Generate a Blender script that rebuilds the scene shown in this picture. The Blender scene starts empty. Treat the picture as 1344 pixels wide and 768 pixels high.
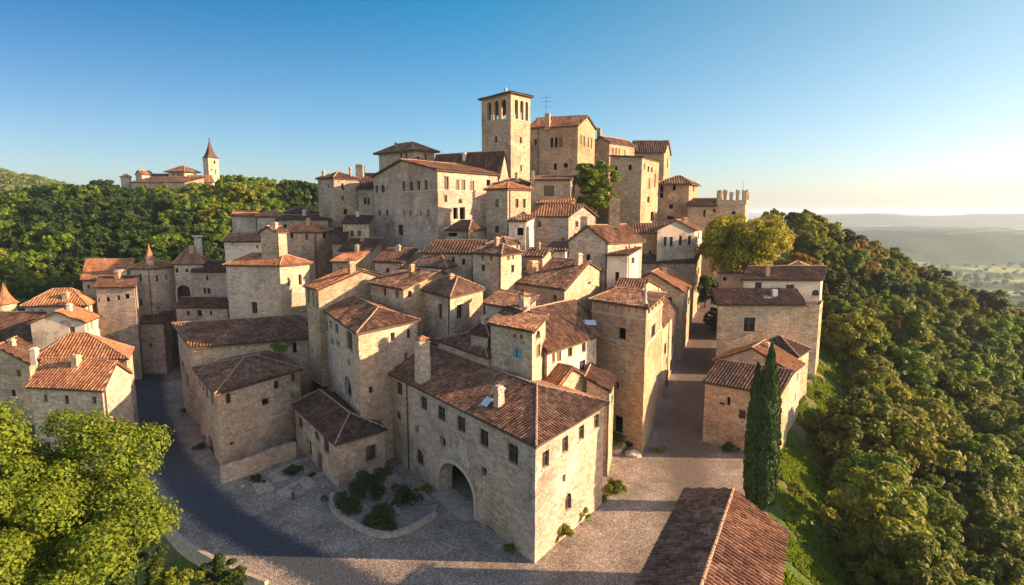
import bpy, math, random
import numpy as np
from mathutils import Vector, noise
C_ = bpy.context.scene.collection
scene = bpy.context.scene
# ---------------------------------------------------------------- camera, light
FPX = 750.0; TILT = math.atan(103/FPX); HC = 32.0
cam = bpy.data.cameras.new('camera'); cam.sensor_width = 36; cam.lens = FPX/1344*36
cam.clip_start = 0.5; cam.clip_end = 60000
camo = bpy.data.objects.new('camera', cam); C_.objects.link(camo)
camo.location = (0, 0, HC); camo.rotation_euler = (math.pi/2-TILT, 0, 0)
scene.camera = camo
SUN_AZ, SUN_EL = math.radians(-2.5), math.radians(18.5)
w = bpy.data.worlds.new('World'); scene.world = w; w.use_nodes = True
nt = w.node_tree; nt.nodes.clear()
sky = nt.nodes.new('ShaderNodeTexSky'); sky.sky_type = 'NISHITA'; sky.sun_disc = False
sky.sun_elevation = SUN_EL; sky.sun_rotation = math.pi/2-SUN_AZ
sky.air_density = 1.0; sky.dust_density = 1.0; sky.ozone_density = 3.0; sky.altitude = 0
bg = nt.nodes.new('ShaderNodeBackground'); bg.inputs['Strength'].default_value = 0.068
wo = nt.nodes.new('ShaderNodeOutputWorld')
# hand-set tint over the sky texture: deep blue away from the sun, pale and warm towards it
tcd = nt.nodes.new('ShaderNodeTexCoord'); sxz = nt.nodes.new('ShaderNodeSeparateXYZ'); nt.links.new(tcd.outputs['Generated'], sxz.inputs[0])
def wr(o, lo, hi):
    q = nt.nodes.new('ShaderNodeMapRange'); nt.links.new(o, q.inputs[0]); q.inputs[1].default_value = lo; q.inputs[2].default_value = hi; return q.outputs[0]
def wm(f, p, q, mode='MIX'):
    n = nt.nodes.new('ShaderNodeMix'); n.data_type = 'RGBA'; n.blend_type = mode
    for i, x in ((0, f), (6, p), (7, q)):
        if isinstance(x, tuple): n.inputs[i].default_value = (*x, 1)
        elif isinstance(x, (int, float)): n.inputs[i].default_value = x
        else: nt.links.new(x, n.inputs[i])
    return n.outputs[2]
ea = wr(sxz.outputs[0], -.62, .62); ee = wr(sxz.outputs[2], -.02, .33)
def cr(fac, stops):
    r = nt.nodes.new('ShaderNodeValToRGB'); e = r.color_ramp.elements
    while len(e) < len(stops): e.new(.5)
    for i, (p, c) in enumerate(stops): e[i].position = p; e[i].color = (*c, 1)
    nt.links.new(fac, r.inputs[0]); return r.outputs[0]
low = cr(ea, [(0, (.86, .8, .8)), (.5, (1.05, .98, 1.0)), (1, (1.06, .94, .96))])
top = cr(ea, [(0, (.0, .36, .56)), (.45, (.1, .72, .86)), (1, (.78, .88, .72))])
tint = wm(ee, low, top)
tint = wm(wr(sxz.outputs[2], .45, .8), tint, (1.6, 1.25, 1.1))  # zenith brightened above the framed sky, added as fill light
tint = wm(wr(sxz.outputs[1], .15, -.5), tint, (2.55, 1.95, 1.5))  # warm glow added behind the camera to fill the shaded walls facing it
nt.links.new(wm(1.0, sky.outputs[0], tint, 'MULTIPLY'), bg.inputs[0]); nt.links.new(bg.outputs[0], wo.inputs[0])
sl = bpy.data.lights.new('sun', 'SUN'); sl.energy = 5.0; sl.angle = math.radians(0.5); sl.color = (1.0, 0.64, 0.385)
so = bpy.data.objects.new('sun', sl); C_.objects.link(so)
sd = Vector((math.cos(SUN_AZ)*math.cos(SUN_EL), math.sin(SUN_AZ)*math.cos(SUN_EL), math.sin(SUN_EL)))
so.rotation_euler = sd.to_track_quat('Z', 'Y').to_euler(); so.location = (80, 0, 90)
scene.view_settings.view_transform = 'Standard'; scene.view_settings.look = 'None'
scene.view_settings.gamma = 1; scene.view_settings.use_curve_mapping = False
scene.view_settings.exposure = 1.72

# ---------------------------------------------------------------- measuring (photo pixel -> metres)
def ray(px, py):
    x = (px-672)/FPX; y = (384-py)/FPX
    return Vector((x, math.cos(TILT)+y*math.sin(TILT), -math.sin(TILT)+y*math.cos(TILT)))
def atz(px, py, z):
    r = ray(px, py); t = (z-HC)/r.z; return Vector((0, 0, HC))+r*t
def aty(px, py, Y):
    r = ray(px, py); return Vector((0, 0, HC))+r*(Y/r.y)
def proj(p):
    dz = p[2]-HC
    dep = p[1]*math.cos(TILT)-dz*math.sin(TILT)
    up = p[1]*math.sin(TILT)+dz*math.cos(TILT)
    if dep < 0.1: return (-9999, -9999)
    return (672+FPX*p[0]/dep, 384-FPX*up/dep)
def sm(a, b, x):
    t = (x-a)/(b-a); t = 0.0 if t < 0 else 1.0 if t > 1 else t
    return t*t*(3-2*t)
def lerp(xs, ys, x): return float(np.interp(x, xs, ys))

# ---------------------------------------------------------------- object helpers
def tag(o, label=None, cat=None, group=None, kind=None):
    if label: o['label'] = label
    if cat: o['category'] = cat
    if group: o['group'] = group
    if kind: o['kind'] = kind
    return o
def empty(name, loc, label, cat, group=None):
    o = bpy.data.objects.new(name, None); C_.objects.link(o); o.location = loc
    o.empty_display_size = 0.5
    return tag(o, label, cat, group)
class MB:
    """collects verts / faces / uvs; builds ONE mesh object"""
    def __init__(s): s.v = []; s.f = []; s.uv = []; s.mi = []
    def add(s, vs, fs, uvs=None, mi=0):
        b = len(s.v); s.v.extend([tuple(p) for p in vs])
        for k, f in enumerate(fs):
            s.f.append([b+i for i in f]); s.mi.append(mi)
            if uvs is not None: s.uv.extend([uvs[i] for i in f])
            else: s.uv.extend([(vs[i][0]+vs[i][1], vs[i][2]) for i in f])
    def quad(s, a, b, c, d, mi=0): s.add([a, b, c, d], [(0, 1, 2, 3)], None, mi)
    def box(s, o, ax, ay, az, mi=0):
        """o corner, three edge vectors"""
        o, ax, ay, az = map(Vector, (o, ax, ay, az))
        p = [o, o+ax, o+ax+ay, o+ay, o+az, o+ax+az, o+ax+ay+az, o+ay+az]
        lx, ly, lz = ax.length, ay.length, az.length
        for f, (a, b) in (((0, 3, 2, 1), (lx, ly)), ((4, 5, 6, 7), (lx, ly)), ((0, 1, 5, 4), (lx, lz)),
                          ((1, 2, 6, 5), (ly, lz)), ((2, 3, 7, 6), (lx, lz)), ((3, 0, 4, 7), (ly, lz))):
            s.add([p[i] for i in f], [(0, 1, 2, 3)], [(0, 0), (a, 0), (a, b), (0, b)], mi)
    def tube(s, pts, rs, n=8, mi=0, cap=True):
        pts = [Vector(p) for p in pts]; rings = []
        for i, p in enumerate(pts):
            d = (pts[min(i+1, len(pts)-1)]-pts[max(i-1, 0)]).normalized()
            a = Vector((0, 0, 1)) if abs(d.z) < 0.9 else Vector((1, 0, 0))
            x = d.cross(a).normalized(); y = d.cross(x).normalized()
            rings.append([p+(x*math.cos(2*math.pi*k/n)+y*math.sin(2*math.pi*k/n))*rs[i] for k in range(n)])
        vs = [q for r in rings for q in r]; fs = []
        for i in range(len(pts)-1):
            for k in range(n):
                k2 = (k+1) % n; fs.append((i*n+k, i*n+k2, (i+1)*n+k2, (i+1)*n+k))
        if cap:
            fs.append(tuple(range(n))[::-1]); fs.append(tuple((len(pts)-1)*n+k for k in range(n)))
        s.add(vs, fs, None, mi)
    def build(s, name, mats, parent=None, smooth=False):
        me = bpy.data.meshes.new(name); me.from_pydata(s.v, [], s.f)
        uvl = me.uv_layers.new(name='UVMap')
        uvl.data.foreach_set('uv', np.array(s.uv, dtype=np.float32).ravel())
        if not isinstance(mats, (list, tuple)): mats = [mats]
        for m in mats: me.materials.append(m)
        me.polygons.foreach_set('material_index', s.mi)
        if smooth: me.polygons.foreach_set('use_smooth', [True]*len(s.f))
        me.update()
        o = bpy.data.objects.new(name, me); C_.objects.link(o)
        if parent is not None:
            o.parent = parent
            # all meshes are modelled in world space: subtract the chain of parent locations
            off = Vector((0, 0, 0)); p = parent
            while p is not None: off += Vector(p.location); p = p.parent
            o.location = -off
        return o

# ---------------------------------------------------------------- materials
def newmat(name):
    m = bpy.data.materials.new(name); m.use_nodes = True
    t = m.node_tree; b = t.nodes['Principled BSDF']
    return m, t, b
def N(t, typ, **kw):
    n = t.nodes.new(typ)
    for k, v in kw.items(): setattr(n, k, v)
    return n
def mixc(t, fac, a, b, mode='MIX'):
    n = t.nodes.new('ShaderNodeMix'); n.data_type = 'RGBA'; n.blend_type = mode
    for i, x in ((0, fac), (6, a), (7, b)):
        if isinstance(x, (int, float)): n.inputs[i].default_value = x
        elif isinstance(x, tuple): n.inputs[i].default_value = (*x, 1) if len(x) == 3 else x
        else: t.links.new(x, n.inputs[i])
    return n.outputs[2]
def mth(t, op, a, b=None):
    n = t.nodes.new('ShaderNodeMath'); n.operation = op
    for i, x in enumerate((a, b)):
        if x is None: continue
        if isinstance(x, (int, float)): n.inputs[i].default_value = x
        else: t.links.new(x, n.inputs[i])
    return n.outputs[0]
def noisetex(t, vec, scale, detail=4, rough=0.6):
    n = t.nodes.new('ShaderNodeTexNoise'); n.inputs['Scale'].default_value = scale
    n.inputs['Detail'].default_value = detail; n.inputs['Roughness'].default_value = rough
    if vec is not None: t.links.new(vec, n.inputs['Vector'])
    return n
def ramp(t, fac, stops):
    r = t.nodes.new('ShaderNodeValToRGB'); e = r.color_ramp.elements
    while len(e) < len(stops): e.new(0.5)
    for i, (p, c) in enumerate(stops):
        e[i].position = p; e[i].color = (*c, 1) if len(c) == 3 else c
    t.links.new(fac, r.inputs[0]); return r.outputs[0]
def vscale(t, vec, s):
    n = t.nodes.new('ShaderNodeMapping'); n.inputs['Scale'].default_value = s
    t.links.new(vec, n.inputs['Vector']); return n.outputs[0]

def wall_mat(name, c1, c2, mortar, stain=0.35, plaster=0.0, bump=0.85, bw=0.55, bh=0.25):
    m, t, b = newmat(name)
    uv = N(t, 'ShaderNodeUVMap').outputs[0]; geo = N(t, 'ShaderNodeNewGeometry').outputs['Position']
    # crooked courses
    dn = noisetex(t, uv, 0.9, 3); sub = N(t, 'ShaderNodeVectorMath', operation='SUBTRACT')
    t.links.new(dn.outputs['Color'], sub.inputs[0]); sub.inputs[1].default_value = (0.5, 0.5, 0.5)
    sc = N(t, 'ShaderNodeVectorMath', operation='SCALE'); t.links.new(sub.outputs[0], sc.inputs[0]); sc.inputs['Scale'].default_value = 0.3
    ad = N(t, 'ShaderNodeVectorMath', operation='ADD'); t.links.new(uv, ad.inputs[0]); t.links.new(sc.outputs[0], ad.inputs[1])
    br = N(t, 'ShaderNodeTexBrick'); t.links.new(ad.outputs[0], br.inputs['Vector'])
    br.inputs['Color1'].default_value = (*c1, 1); br.inputs['Color2'].default_value = (*c2, 1); br.inputs['Mortar'].default_value = (*mortar, 1)
    br.inputs['Scale'].default_value = 1; br.inputs['Brick Width'].default_value = bw; br.inputs['Row Height'].default_value = bh
    br.inputs['Mortar Size'].default_value = 0.026; br.inputs['Mortar Smooth'].default_value = 0.3; br.inputs['Bias'].default_value = 0.0
    br.offset_frequency = 2; br.squash_frequency = 3; br.squash = 0.75
    # second irregular stone size
    vo = N(t, 'ShaderNodeTexVoronoi'); t.links.new(vscale(t, ad.outputs[0], (1.5, 3.4, 1)), vo.inputs['Vector']); vo.inputs['Scale'].default_value = 1.0
    sepc = N(t, 'ShaderNodeSeparateColor'); t.links.new(vo.outputs['Color'], sepc.inputs[0])
    stone = mixc(t, 0.3, br.outputs['Color'], ramp(t, sepc.outputs[0], [(0, tuple(x*0.6 for x in c2)), (0.5, c1), (1, tuple(min(1, x*1.3) for x in c1))]))
    big = noisetex(t, geo, 0.16, 5, 0.62)
    fine = noisetex(t, geo, 5.0, 5, 0.7)
    st = ramp(t, big.outputs[0], [(0.32, (1-stain, 1-stain*1.05, 1-stain*1.1)), (0.52, (1, 1, 1)), (0.7, (1.12, 1.07, 1.0))])
    col = mixc(t, 1, stone, st, 'MULTIPLY')
    col = mixc(t, 1, col, ramp(t, noisetex(t, geo, 0.045, 2, .5).outputs[0], [(.36, (.94, .97, 1.04)), (.5, (1, 1, 1)), (.64, (1.12, .97, .86))]), 'MULTIPLY')
    rp = ramp(t, noisetex(t, geo, 0.28, 4, .6).outputs[0], [(.6, (0, 0, 0)), (.64, (1, 1, 1))]); rs = N(t, 'ShaderNodeSeparateColor'); t.links.new(rp, rs.inputs[0])
    col = mixc(t, mth(t, 'MULTIPLY', rs.outputs[0], .55), col, tuple(min(.62, x*1.22) for x in c1))
    # streaks of water running down
    stv = noisetex(t, vscale(t, uv, (1.6, 0.12, 1)), 1.0, 5, 0.7)
    col = mixc(t, 1, col, ramp(t, stv.outputs[0], [(0.3, (0.8, 0.79, 0.77)), (0.46, (1, 1, 1))]), 'MULTIPLY')
    col = mixc(t, 1, col, ramp(t, fine.outputs[0], [(0.3, (0.68, 0.66, 0.64)), (0.62, (1.1, 1.1, 1.1))]), 'MULTIPLY')
    if plaster > 0:
        pn = noisetex(t, geo, 0.35, 6, 0.65)
        pm = ramp(t, pn.outputs[0], [(0.66-plaster*0.3, (0, 0, 0)), (0.72-plaster*0.3, (1, 1, 1))])
        pc = mixc(t, 1, tuple(min(1, x*1.15) for x in c1), ramp(t, fine.outputs[0], [(0.3, (0.72, 0.72, 0.72)), (0.7, (1.05, 1.05, 1.05))]), 'MULTIPLY')
        sp = N(t, 'ShaderNodeSeparateColor'); t.links.new(pm, sp.inputs[0])
        col = mixc(t, sp.outputs[0], col, pc)
    t.links.new(col, b.inputs['Base Color']); b.inputs['Roughness'].default_value = 0.93
    b.inputs['Specular IOR Level'].default_value = 0.15
    h = mth(t, 'ADD', mth(t, 'MULTIPLY', br.outputs['Fac'], -0.6), mth(t, 'MULTIPLY', fine.outputs[0], 0.9))
    h = mth(t, 'ADD', h, mth(t, 'MULTIPLY', sepc.outputs[1], 0.5))
    bp = N(t, 'ShaderNodeBump'); bp.inputs['Strength'].default_value = bump; bp.inputs['Distance'].default_value = 0.07
    t.links.new(h, bp.inputs['Height']); t.links.new(bp.outputs[0], b.inputs['Normal'])
    return m

def roof_mat(name, stops, pitch=0.3, row=0.42, lichen=0.4):
    m, t, b = newmat(name)
    uv = N(t, 'ShaderNodeUVMap').outputs[0]; geo = N(t, 'ShaderNodeNewGeometry').outputs['Position']
    sx = N(t, 'ShaderNodeSeparateXYZ'); t.links.new(uv, sx.inputs[0])
    fx = mth(t, 'FLOOR', mth(t, 'DIVIDE', sx.outputs[0], pitch))
    fy = mth(t, 'FLOOR', mth(t, 'DIVIDE', sx.outputs[1], row))
    cb = N(t, 'ShaderNodeCombineXYZ'); t.links.new(fx, cb.inputs[0]); t.links.new(fy, cb.inputs[1])
    wn = N(t, 'ShaderNodeTexWhiteNoise'); t.links.new(cb.outputs[0], wn.inputs['Vector'])
    big = noisetex(t, geo, 0.35, 5, 0.6)
    fac = mth(t, 'ADD', mth(t, 'MULTIPLY', wn.outputs['Value'], 0.42), mth(t, 'MULTIPLY', mth(t, 'SUBTRACT', big.outputs[0], 0.5), 1.1))
    fac = mth(t, 'ADD', fac, 0.22)
    col = ramp(t, fac, stops)
    fine = noisetex(t, geo, 5.0, 5, 0.7)
    col = mixc(t, 1, col, ramp(t, fine.outputs[0], [(0.35, (0.5, 0.48, 0.47)), (0.62, (1.1, 1.1, 1.1))]), 'MULTIPLY')
    lich = noisetex(t, geo, 1.3, 6, 0.75)
    lm = ramp(t, lich.outputs[0], [(0.56, (0, 0, 0)), (0.66, (1, 1, 1))])
    sp = N(t, 'ShaderNodeSeparateColor'); t.links.new(lm, sp.inputs[0])
    col = mixc(t, mth(t, 'MULTIPLY', sp.outputs[0], lichen), col, (0.2, 0.185, 0.15))
    col = mixc(t, 1, col, ramp(t, noisetex(t, geo, 0.07, 3, .5).outputs[0], [(.35, (.78, .88, .95)), (.5, (1, 1, 1)), (.65, (1.22, 1.08, .95))]), 'MULTIPLY')
    t.links.new(col, b.inputs['Base Color']); b.inputs['Roughness'].default_value = 0.9
    b.inputs['Specular IOR Level'].default_value = 0.2
    bp = N(t, 'ShaderNodeBump'); bp.inputs['Strength'].default_value = 0.5; bp.inputs['Distance'].default_value = 0.04
    t.links.new(fine.outputs[0], bp.inputs['Height']); t.links.new(bp.outputs[0], b.inputs['Normal'])
    return m

def simple(name, c, rough=0.8, var=0.25, scale=4, bump=0.3, metal=0):
    m, t, b = newmat(name)
    geo = N(t, 'ShaderNodeNewGeometry').outputs['Position']
    n = noisetex(t, geo, scale, 5, 0.65)
    col = mixc(t, 1, c, ramp(t, n.outputs[0], [(0.3, (1-var,)*3), (0.7, (1+var*0.4,)*3)]), 'MULTIPLY')
    t.links.new(col, b.inputs['Base Color']); b.inputs['Roughness'].default_value = rough; b.inputs['Metallic'].default_value = metal
    if bump:
        bp = N(t, 'ShaderNodeBump'); bp.inputs['Strength'].default_value = bump; bp.inputs['Distance'].default_value = 0.03
        t.links.new(n.outputs[0], bp.inputs['Height']); t.links.new(bp.outputs[0], b.inputs['Normal'])
    return m

M = {}
M['grey'] = wall_mat('grey_limestone', (0.55, 0.435, 0.34), (0.36, 0.275, 0.21), (0.25, 0.2, 0.15), bw=0.7, bh=0.27)
M['warm'] = wall_mat('warm_limestone', (0.55, 0.425, 0.295), (0.35, 0.26, 0.17), (0.26, 0.195, 0.13), bh=0.28)
M['pale'] = wall_mat('pale_limestone', (0.6, 0.48, 0.37), (0.4, 0.31, 0.235), (0.3, 0.24, 0.17), stain=0.3, bh=0.3, bw=.65)
M['orange'] = wall_mat('orange_stone', (0.52, 0.38, 0.245), (0.35, 0.24, 0.15), (0.24, 0.17, 0.11), bh=0.24, bw=0.5)
M['plaster'] = wall_mat('worn_plaster', (0.56, 0.47, 0.36), (0.36, 0.28, 0.2), (0.42, 0.36, 0.28), plaster=0.75, stain=0.28, bump=0.4)
M['dark'] = wall_mat('dark_castle_stone', (0.46, 0.37, 0.28), (0.3, 0.235, 0.17), (0.2, 0.155, 0.11), bh=0.3, bw=0.6)
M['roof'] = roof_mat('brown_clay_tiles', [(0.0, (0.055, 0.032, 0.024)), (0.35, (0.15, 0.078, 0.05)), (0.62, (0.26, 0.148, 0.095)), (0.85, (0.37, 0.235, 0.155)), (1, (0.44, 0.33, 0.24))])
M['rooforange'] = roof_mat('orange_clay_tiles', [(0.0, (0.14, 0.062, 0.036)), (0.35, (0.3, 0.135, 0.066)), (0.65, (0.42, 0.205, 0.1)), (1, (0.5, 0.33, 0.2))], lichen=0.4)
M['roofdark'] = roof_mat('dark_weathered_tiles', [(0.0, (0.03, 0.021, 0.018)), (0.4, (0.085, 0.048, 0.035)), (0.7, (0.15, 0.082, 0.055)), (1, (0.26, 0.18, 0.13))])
M['ridge'] = simple('ridge_mortar', (0.36, 0.23, 0.14), 0.9, 0.4, 3)
M['under'] = simple('eave_boards', (0.09, 0.06, 0.04), 0.9, 0.3, 6)
M['sill'] = simple('dressed_stone', (0.46, 0.38, 0.29), 0.9, 0.3, 3)
M['wood'] = simple('old_wood', (0.13, 0.075, 0.045), 0.7, 0.4, 8)
M['woodlight'] = simple('orange_timber', (0.34, 0.17, 0.07), 0.7, 0.4, 8)
M['blue'] = simple('faded_blue_paint', (0.08, 0.22, 0.3), 0.6, 0.3, 8)
M['iron'] = simple('dark_iron', (0.035, 0.03, 0.027), 0.6, 0.2, 8, 0)
M['whitemetal'] = simple('pale_flashing', (0.5, 0.55, 0.6), 0.5, 0.2, 8, 0)
mg, tg, bgp = newmat('window_glass'); bgp.inputs['Base Color'].default_value = (0.018, 0.02, 0.022, 1); bgp.inputs['Roughness'].default_value = 0.12
M['glass'] = mg
# ---------------------------------------------------------------- house builder
def sag(p, a=0.07):
    return a*(noise.noise(Vector((p[0]*0.22, p[1]*0.22, p[2]*0.22)))*1.4+0.35*noise.noise(Vector((p[0]*0.9, p[1]*0.9, p[2]*0.9))))
def rough3(p, a=0.06):
    v = noise.noise_vector(Vector((p[0]*0.45+7, p[1]*0.45, p[2]*0.45)))
    return Vector((v[0]*a, v[1]*a, v[2]*a*0.3))

def panel(mb, A, B, zb, ze, holes, step, u0=0.0, amp=0.06, peak=None, mi=0):
    """wall from A to B (xy), seen from outside left to right; holes (ua,ub,za,zb,kind,depth)"""
    A = Vector((A[0], A[1], 0)); B = Vector((B[0], B[1], 0)); d = (B-A); Ln = d.length; d.normalize()
    n = Vector((d.y, -d.x, 0))
    us = {0.0, Ln}; zs = {zb, ze}
    k = max(1, int(Ln/step)); us |= {Ln*i/k for i in range(k+1)}
    k = max(1, int((ze-zb)/step)); zs |= {zb+(ze-zb)*i/k for i in range(k+1)}
    for h in holes:
        us = {u for u in us if u in (0.0, Ln) or not (h[0]-0.3 < u < h[1]+0.3)} | {h[0], h[1]}
        zs |= {h[2], h[3]}
    for h in holes: us |= {h[0], h[1]}
    def clean(s):
        s = sorted(s); o = [s[0]]
        for x in s[1:]:
            if x-o[-1] > 1e-3: o.append(x)
        return o
    us = clean(us); zs = clean(zs)
    arches = [h for h in holes if h[4] == 'arch']
    def disp(u, z):
        p = A+d*u+Vector((0, 0, z)); a = amp
        for h in arches:
            dd = max(h[0]-u, u-h[1], h[2]-z, z-h[3], 0); a *= min(1, dd/1.2)
        return p+rough3(p, a)
    idx = {}; vs = []; uvs = []; fs = []
    def V(u, z):
        k = (round(u, 3), round(z, 3))
        if k not in idx: idx[k] = len(vs); vs.append(disp(u, z)); uvs.append((u+u0, z))
        return idx[k]
    for i in range(len(us)-1):
        for j in range(len(zs)-1):
            cu = (us[i]+us[i+1])/2; cz = (zs[j]+zs[j+1])/2
            if any(h[0] < cu < h[1] and h[2] < cz < h[3] for h in holes): continue
            fs.append((V(us[i], zs[j]), V(us[i+1], zs[j]), V(us[i+1], zs[j+1]), V(us[i], zs[j+1])))
    if peak is not None:
        pk = len(vs); pu = (Vector((peak[0], peak[1], 0))-A).dot(d); vs.append(Vector(peak)); uvs.append((pu+u0, peak[2]))
        for i in range(len(us)-1): fs.append((V(us[i], ze), V(us[i+1], ze), pk))
    mb.add(vs, fs, uvs, mi)
    for h in holes:
        ua, ub, za, zc, kind, dep = h
        if kind == 'arch':
            r = (ub-ua)/2; cu = (ua+ub)/2; zsx = zc-min(r, (zc-za)*0.6); ry = zc-zsx
            path = [(ua, za), (ua, zsx)]+[(cu-r*math.cos(math.pi*q/12), zsx+ry*math.sin(math.pi*q/12)) for q in range(1, 12)]+[(ub, zsx), (ub, za)]
            arc = [p for p in path[1:-1]]
            for q in range(len(arc)-1):
                (a1, b1), (a2, b2) = arc[q], arc[q+1]
                P = [disp(a1, b1), disp(a2, b2), disp(a2, zc), disp(a1, zc)]
                mb.add(P, [(0, 1, 2, 3)], [(a1+u0, b1), (a2+u0, b2), (a2+u0, zc), (a1+u0, zc)], mi)
        else:
            path = [(ua, za), (ua, zc), (ub, zc), (ub, za)]
        path.append(path[0])
        for q in range(len(path)-1):
            (a1, b1), (a2, b2) = path[q], path[q+1]
            p1 = disp(a1, b1); p2 = disp(a2, b2)
            mb.add([p1, p2, p2-n*dep, p1-n*dep], [(0, 1, 2, 3)], [(a1, b1), (a2, b2), (a2+dep, b2), (a1+dep, b1)], mi)

def tiles(mb, poly, D, mi=0, seed=0):
    """corrugated clay tile surface over planar convex poly; poly[0]->poly[1] is the eave"""
    P = [Vector(p) for p in poly]; o = P[0]; ux = (P[1]-P[0]).normalized()
    n = None
    for k in range(2, len(P)):
        c = ux.cross(P[k]-P[0])
        if c.length > 0.1: n = c.normalized(); break
    if n is None: return
    vy = n.cross(ux)
    q = [((p-o).dot(ux), (p-o).dot(vy)) for p in P]
    umin = min(a for a, b in q); umax = max(a for a, b in q); vmax = max(b for a, b in q)
    def vr(u):
        lo, hi = 1e9, -1e9
        for i in range(len(q)):
            (a1, b1), (a2, b2) = q[i], q[(i+1) % len(q)]
            if abs(a1-a2) < 1e-9: 
                if abs(u-a1) < 1e-6: lo = min(lo, b1, b2); hi = max(hi, b1, b2)
                continue
            t = (u-a1)/(a2-a1)
            if -1e-6 <= t <= 1+1e-6:
                b = b1+t*(b2-b1); lo = min(lo, b); hi = max(hi, b)
        return lo, hi
    rnd = random.Random(seed)
    if D < 62: per, ns, row, amp, st = 0.40, 6, 0.45, 0.14, 0.03
    elif D < 90: per, ns, row, amp, st = 0.44, 4, 0.55, 0.15, 0.03
    elif D < 118: per, ns, row, amp, st = 0.5, 4, 0.9, 0.15, 0.0
    else: per, ns, row, amp, st = 0.6, 4, 1.5, 0.13, 0.0
    prof = {6: (0, .55, .95, .95, .55, .0), 4: (0, .9, .9, 0)}[ns]
    offs = {6: (0.0, .1, .24, .46, .6, .7), 4: (0.0, .2, .5, .7)}[ns]
    nc = max(1, int(round((umax-umin)/per))); per = (umax-umin)/nc
    us = []
    for c in range(nc):
        for k in range(ns): us.append((umin+(c+offs[k])*per, prof[k], c))
    us.append((umax-1e-4, 0, nc-1))
    us[0] = (umin+1e-4, 0, 0)
    nr = max(1, int(math.ceil(vmax/row)))
    vs = []; uvs = []; fs = []
    rowsv = []
    for r in range(nr):
        rowsv.append((r*row, st)); rowsv.append(((r+1)*row-0.001, 0.0))
    if st == 0: rowsv = [(r*row, 0.0) for r in range(nr+1)]
    jit = {}
    W = len(rowsv)
    for (u, h, c) in us:
        lo, hi = vr(u)
        if lo > hi: lo = hi = 0
        for k, (v, e) in enumerate(rowsv):
            r = k//2 if st else k
            if (c, r) not in jit: jit[(c, r)] = (rnd.uniform(-.02, .022), rnd.uniform(-.035, .035))
            j = jit[(c, r)]
            vv = min(max(v+(j[1] if (k > 0 and st) else 0), lo), hi)
            if k == 0: vv = lo - (rnd.uniform(0, .05) if h > 0.5 and lo < 0.01 else 0)
            if k == W-1: vv = hi
            p = o+ux*u+vy*vv
            p = p+n*(h*amp+e+j[0]*(1 if D < 90 else 0.5))+Vector((0, 0, sag(p)))
            vs.append(p); uvs.append((u, vv))
    for i in range(len(us)-1):
        for k in range(W-1):
            a = i*W+k
            if (Vector(vs[a])-Vector(vs[a+1])).length < 1e-3 and (Vector(vs[a+W])-Vector(vs[a+W+1])).length < 1e-3: continue
            fs.append((a, a+W, a+W+1, a+1))
    # uv u must be constant within a tile: shift slightly inward
    uvs = [(u+0.02, v+0.01) for u, v in uvs]
    pp = per
    s_ = 0.3/pp
    uvs = [(u*s_+seed*3.3, v*0.42/row+seed*1.7) for u, v in uvs]
    mb.add(vs, fs, uvs, mi)
    # boarding slab under the tiles
    k = len(P); top = [p-n*0.05+Vector((0, 0, sag(p)*0.6-0.02)) for p in P]; bot = [p-Vector((0, 0, 0.17)) for p in top]
    mb.add(top+bot, [tuple(range(k)), tuple(range(2*k-1, k-1, -1))]+[(i, k+i, k+(i+1) % k, (i+1) % k) for i in range(k)], None, 1)

def ridge(mb, a, b, r=0.13, seg=0.42):
    a = Vector(a); b = Vector(b); L = (b-a).length; n = max(1, int(L/seg)); d = (b-a)/n
    rnd = random.Random(int(L*100))
    for i in range(n):
        p = a+d*i; q = a+d*(i+1.12); j = Vector((rnd.uniform(-.02, .02), rnd.uniform(-.02, .02), rnd.uniform(-.02, .03)))
        p = p+Vector((0, 0, sag(p)+0.1))+j; q = q+Vector((0, 0, sag(q)+0.07))+j
        mb.tube([p, q], [r, r*0.85], 6)

HOUSES = {}
class House: pass

def face_hit(A, B, px, py):
    """ray against the vertical plane through A,B -> (u, z)"""
    d = Vector((B[0]-A[0], B[1]-A[1], 0)).normalized(); n = Vector((d.y, -d.x, 0)); r = ray(px, py)
    t = (Vector((A[0], A[1], 0))-Vector((0, 0, HC))).dot(n)/r.dot(n)
    p = Vector((0, 0, HC))+r*t
    return (p-Vector((A[0], A[1], 0))).dot(d), p.z

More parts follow.
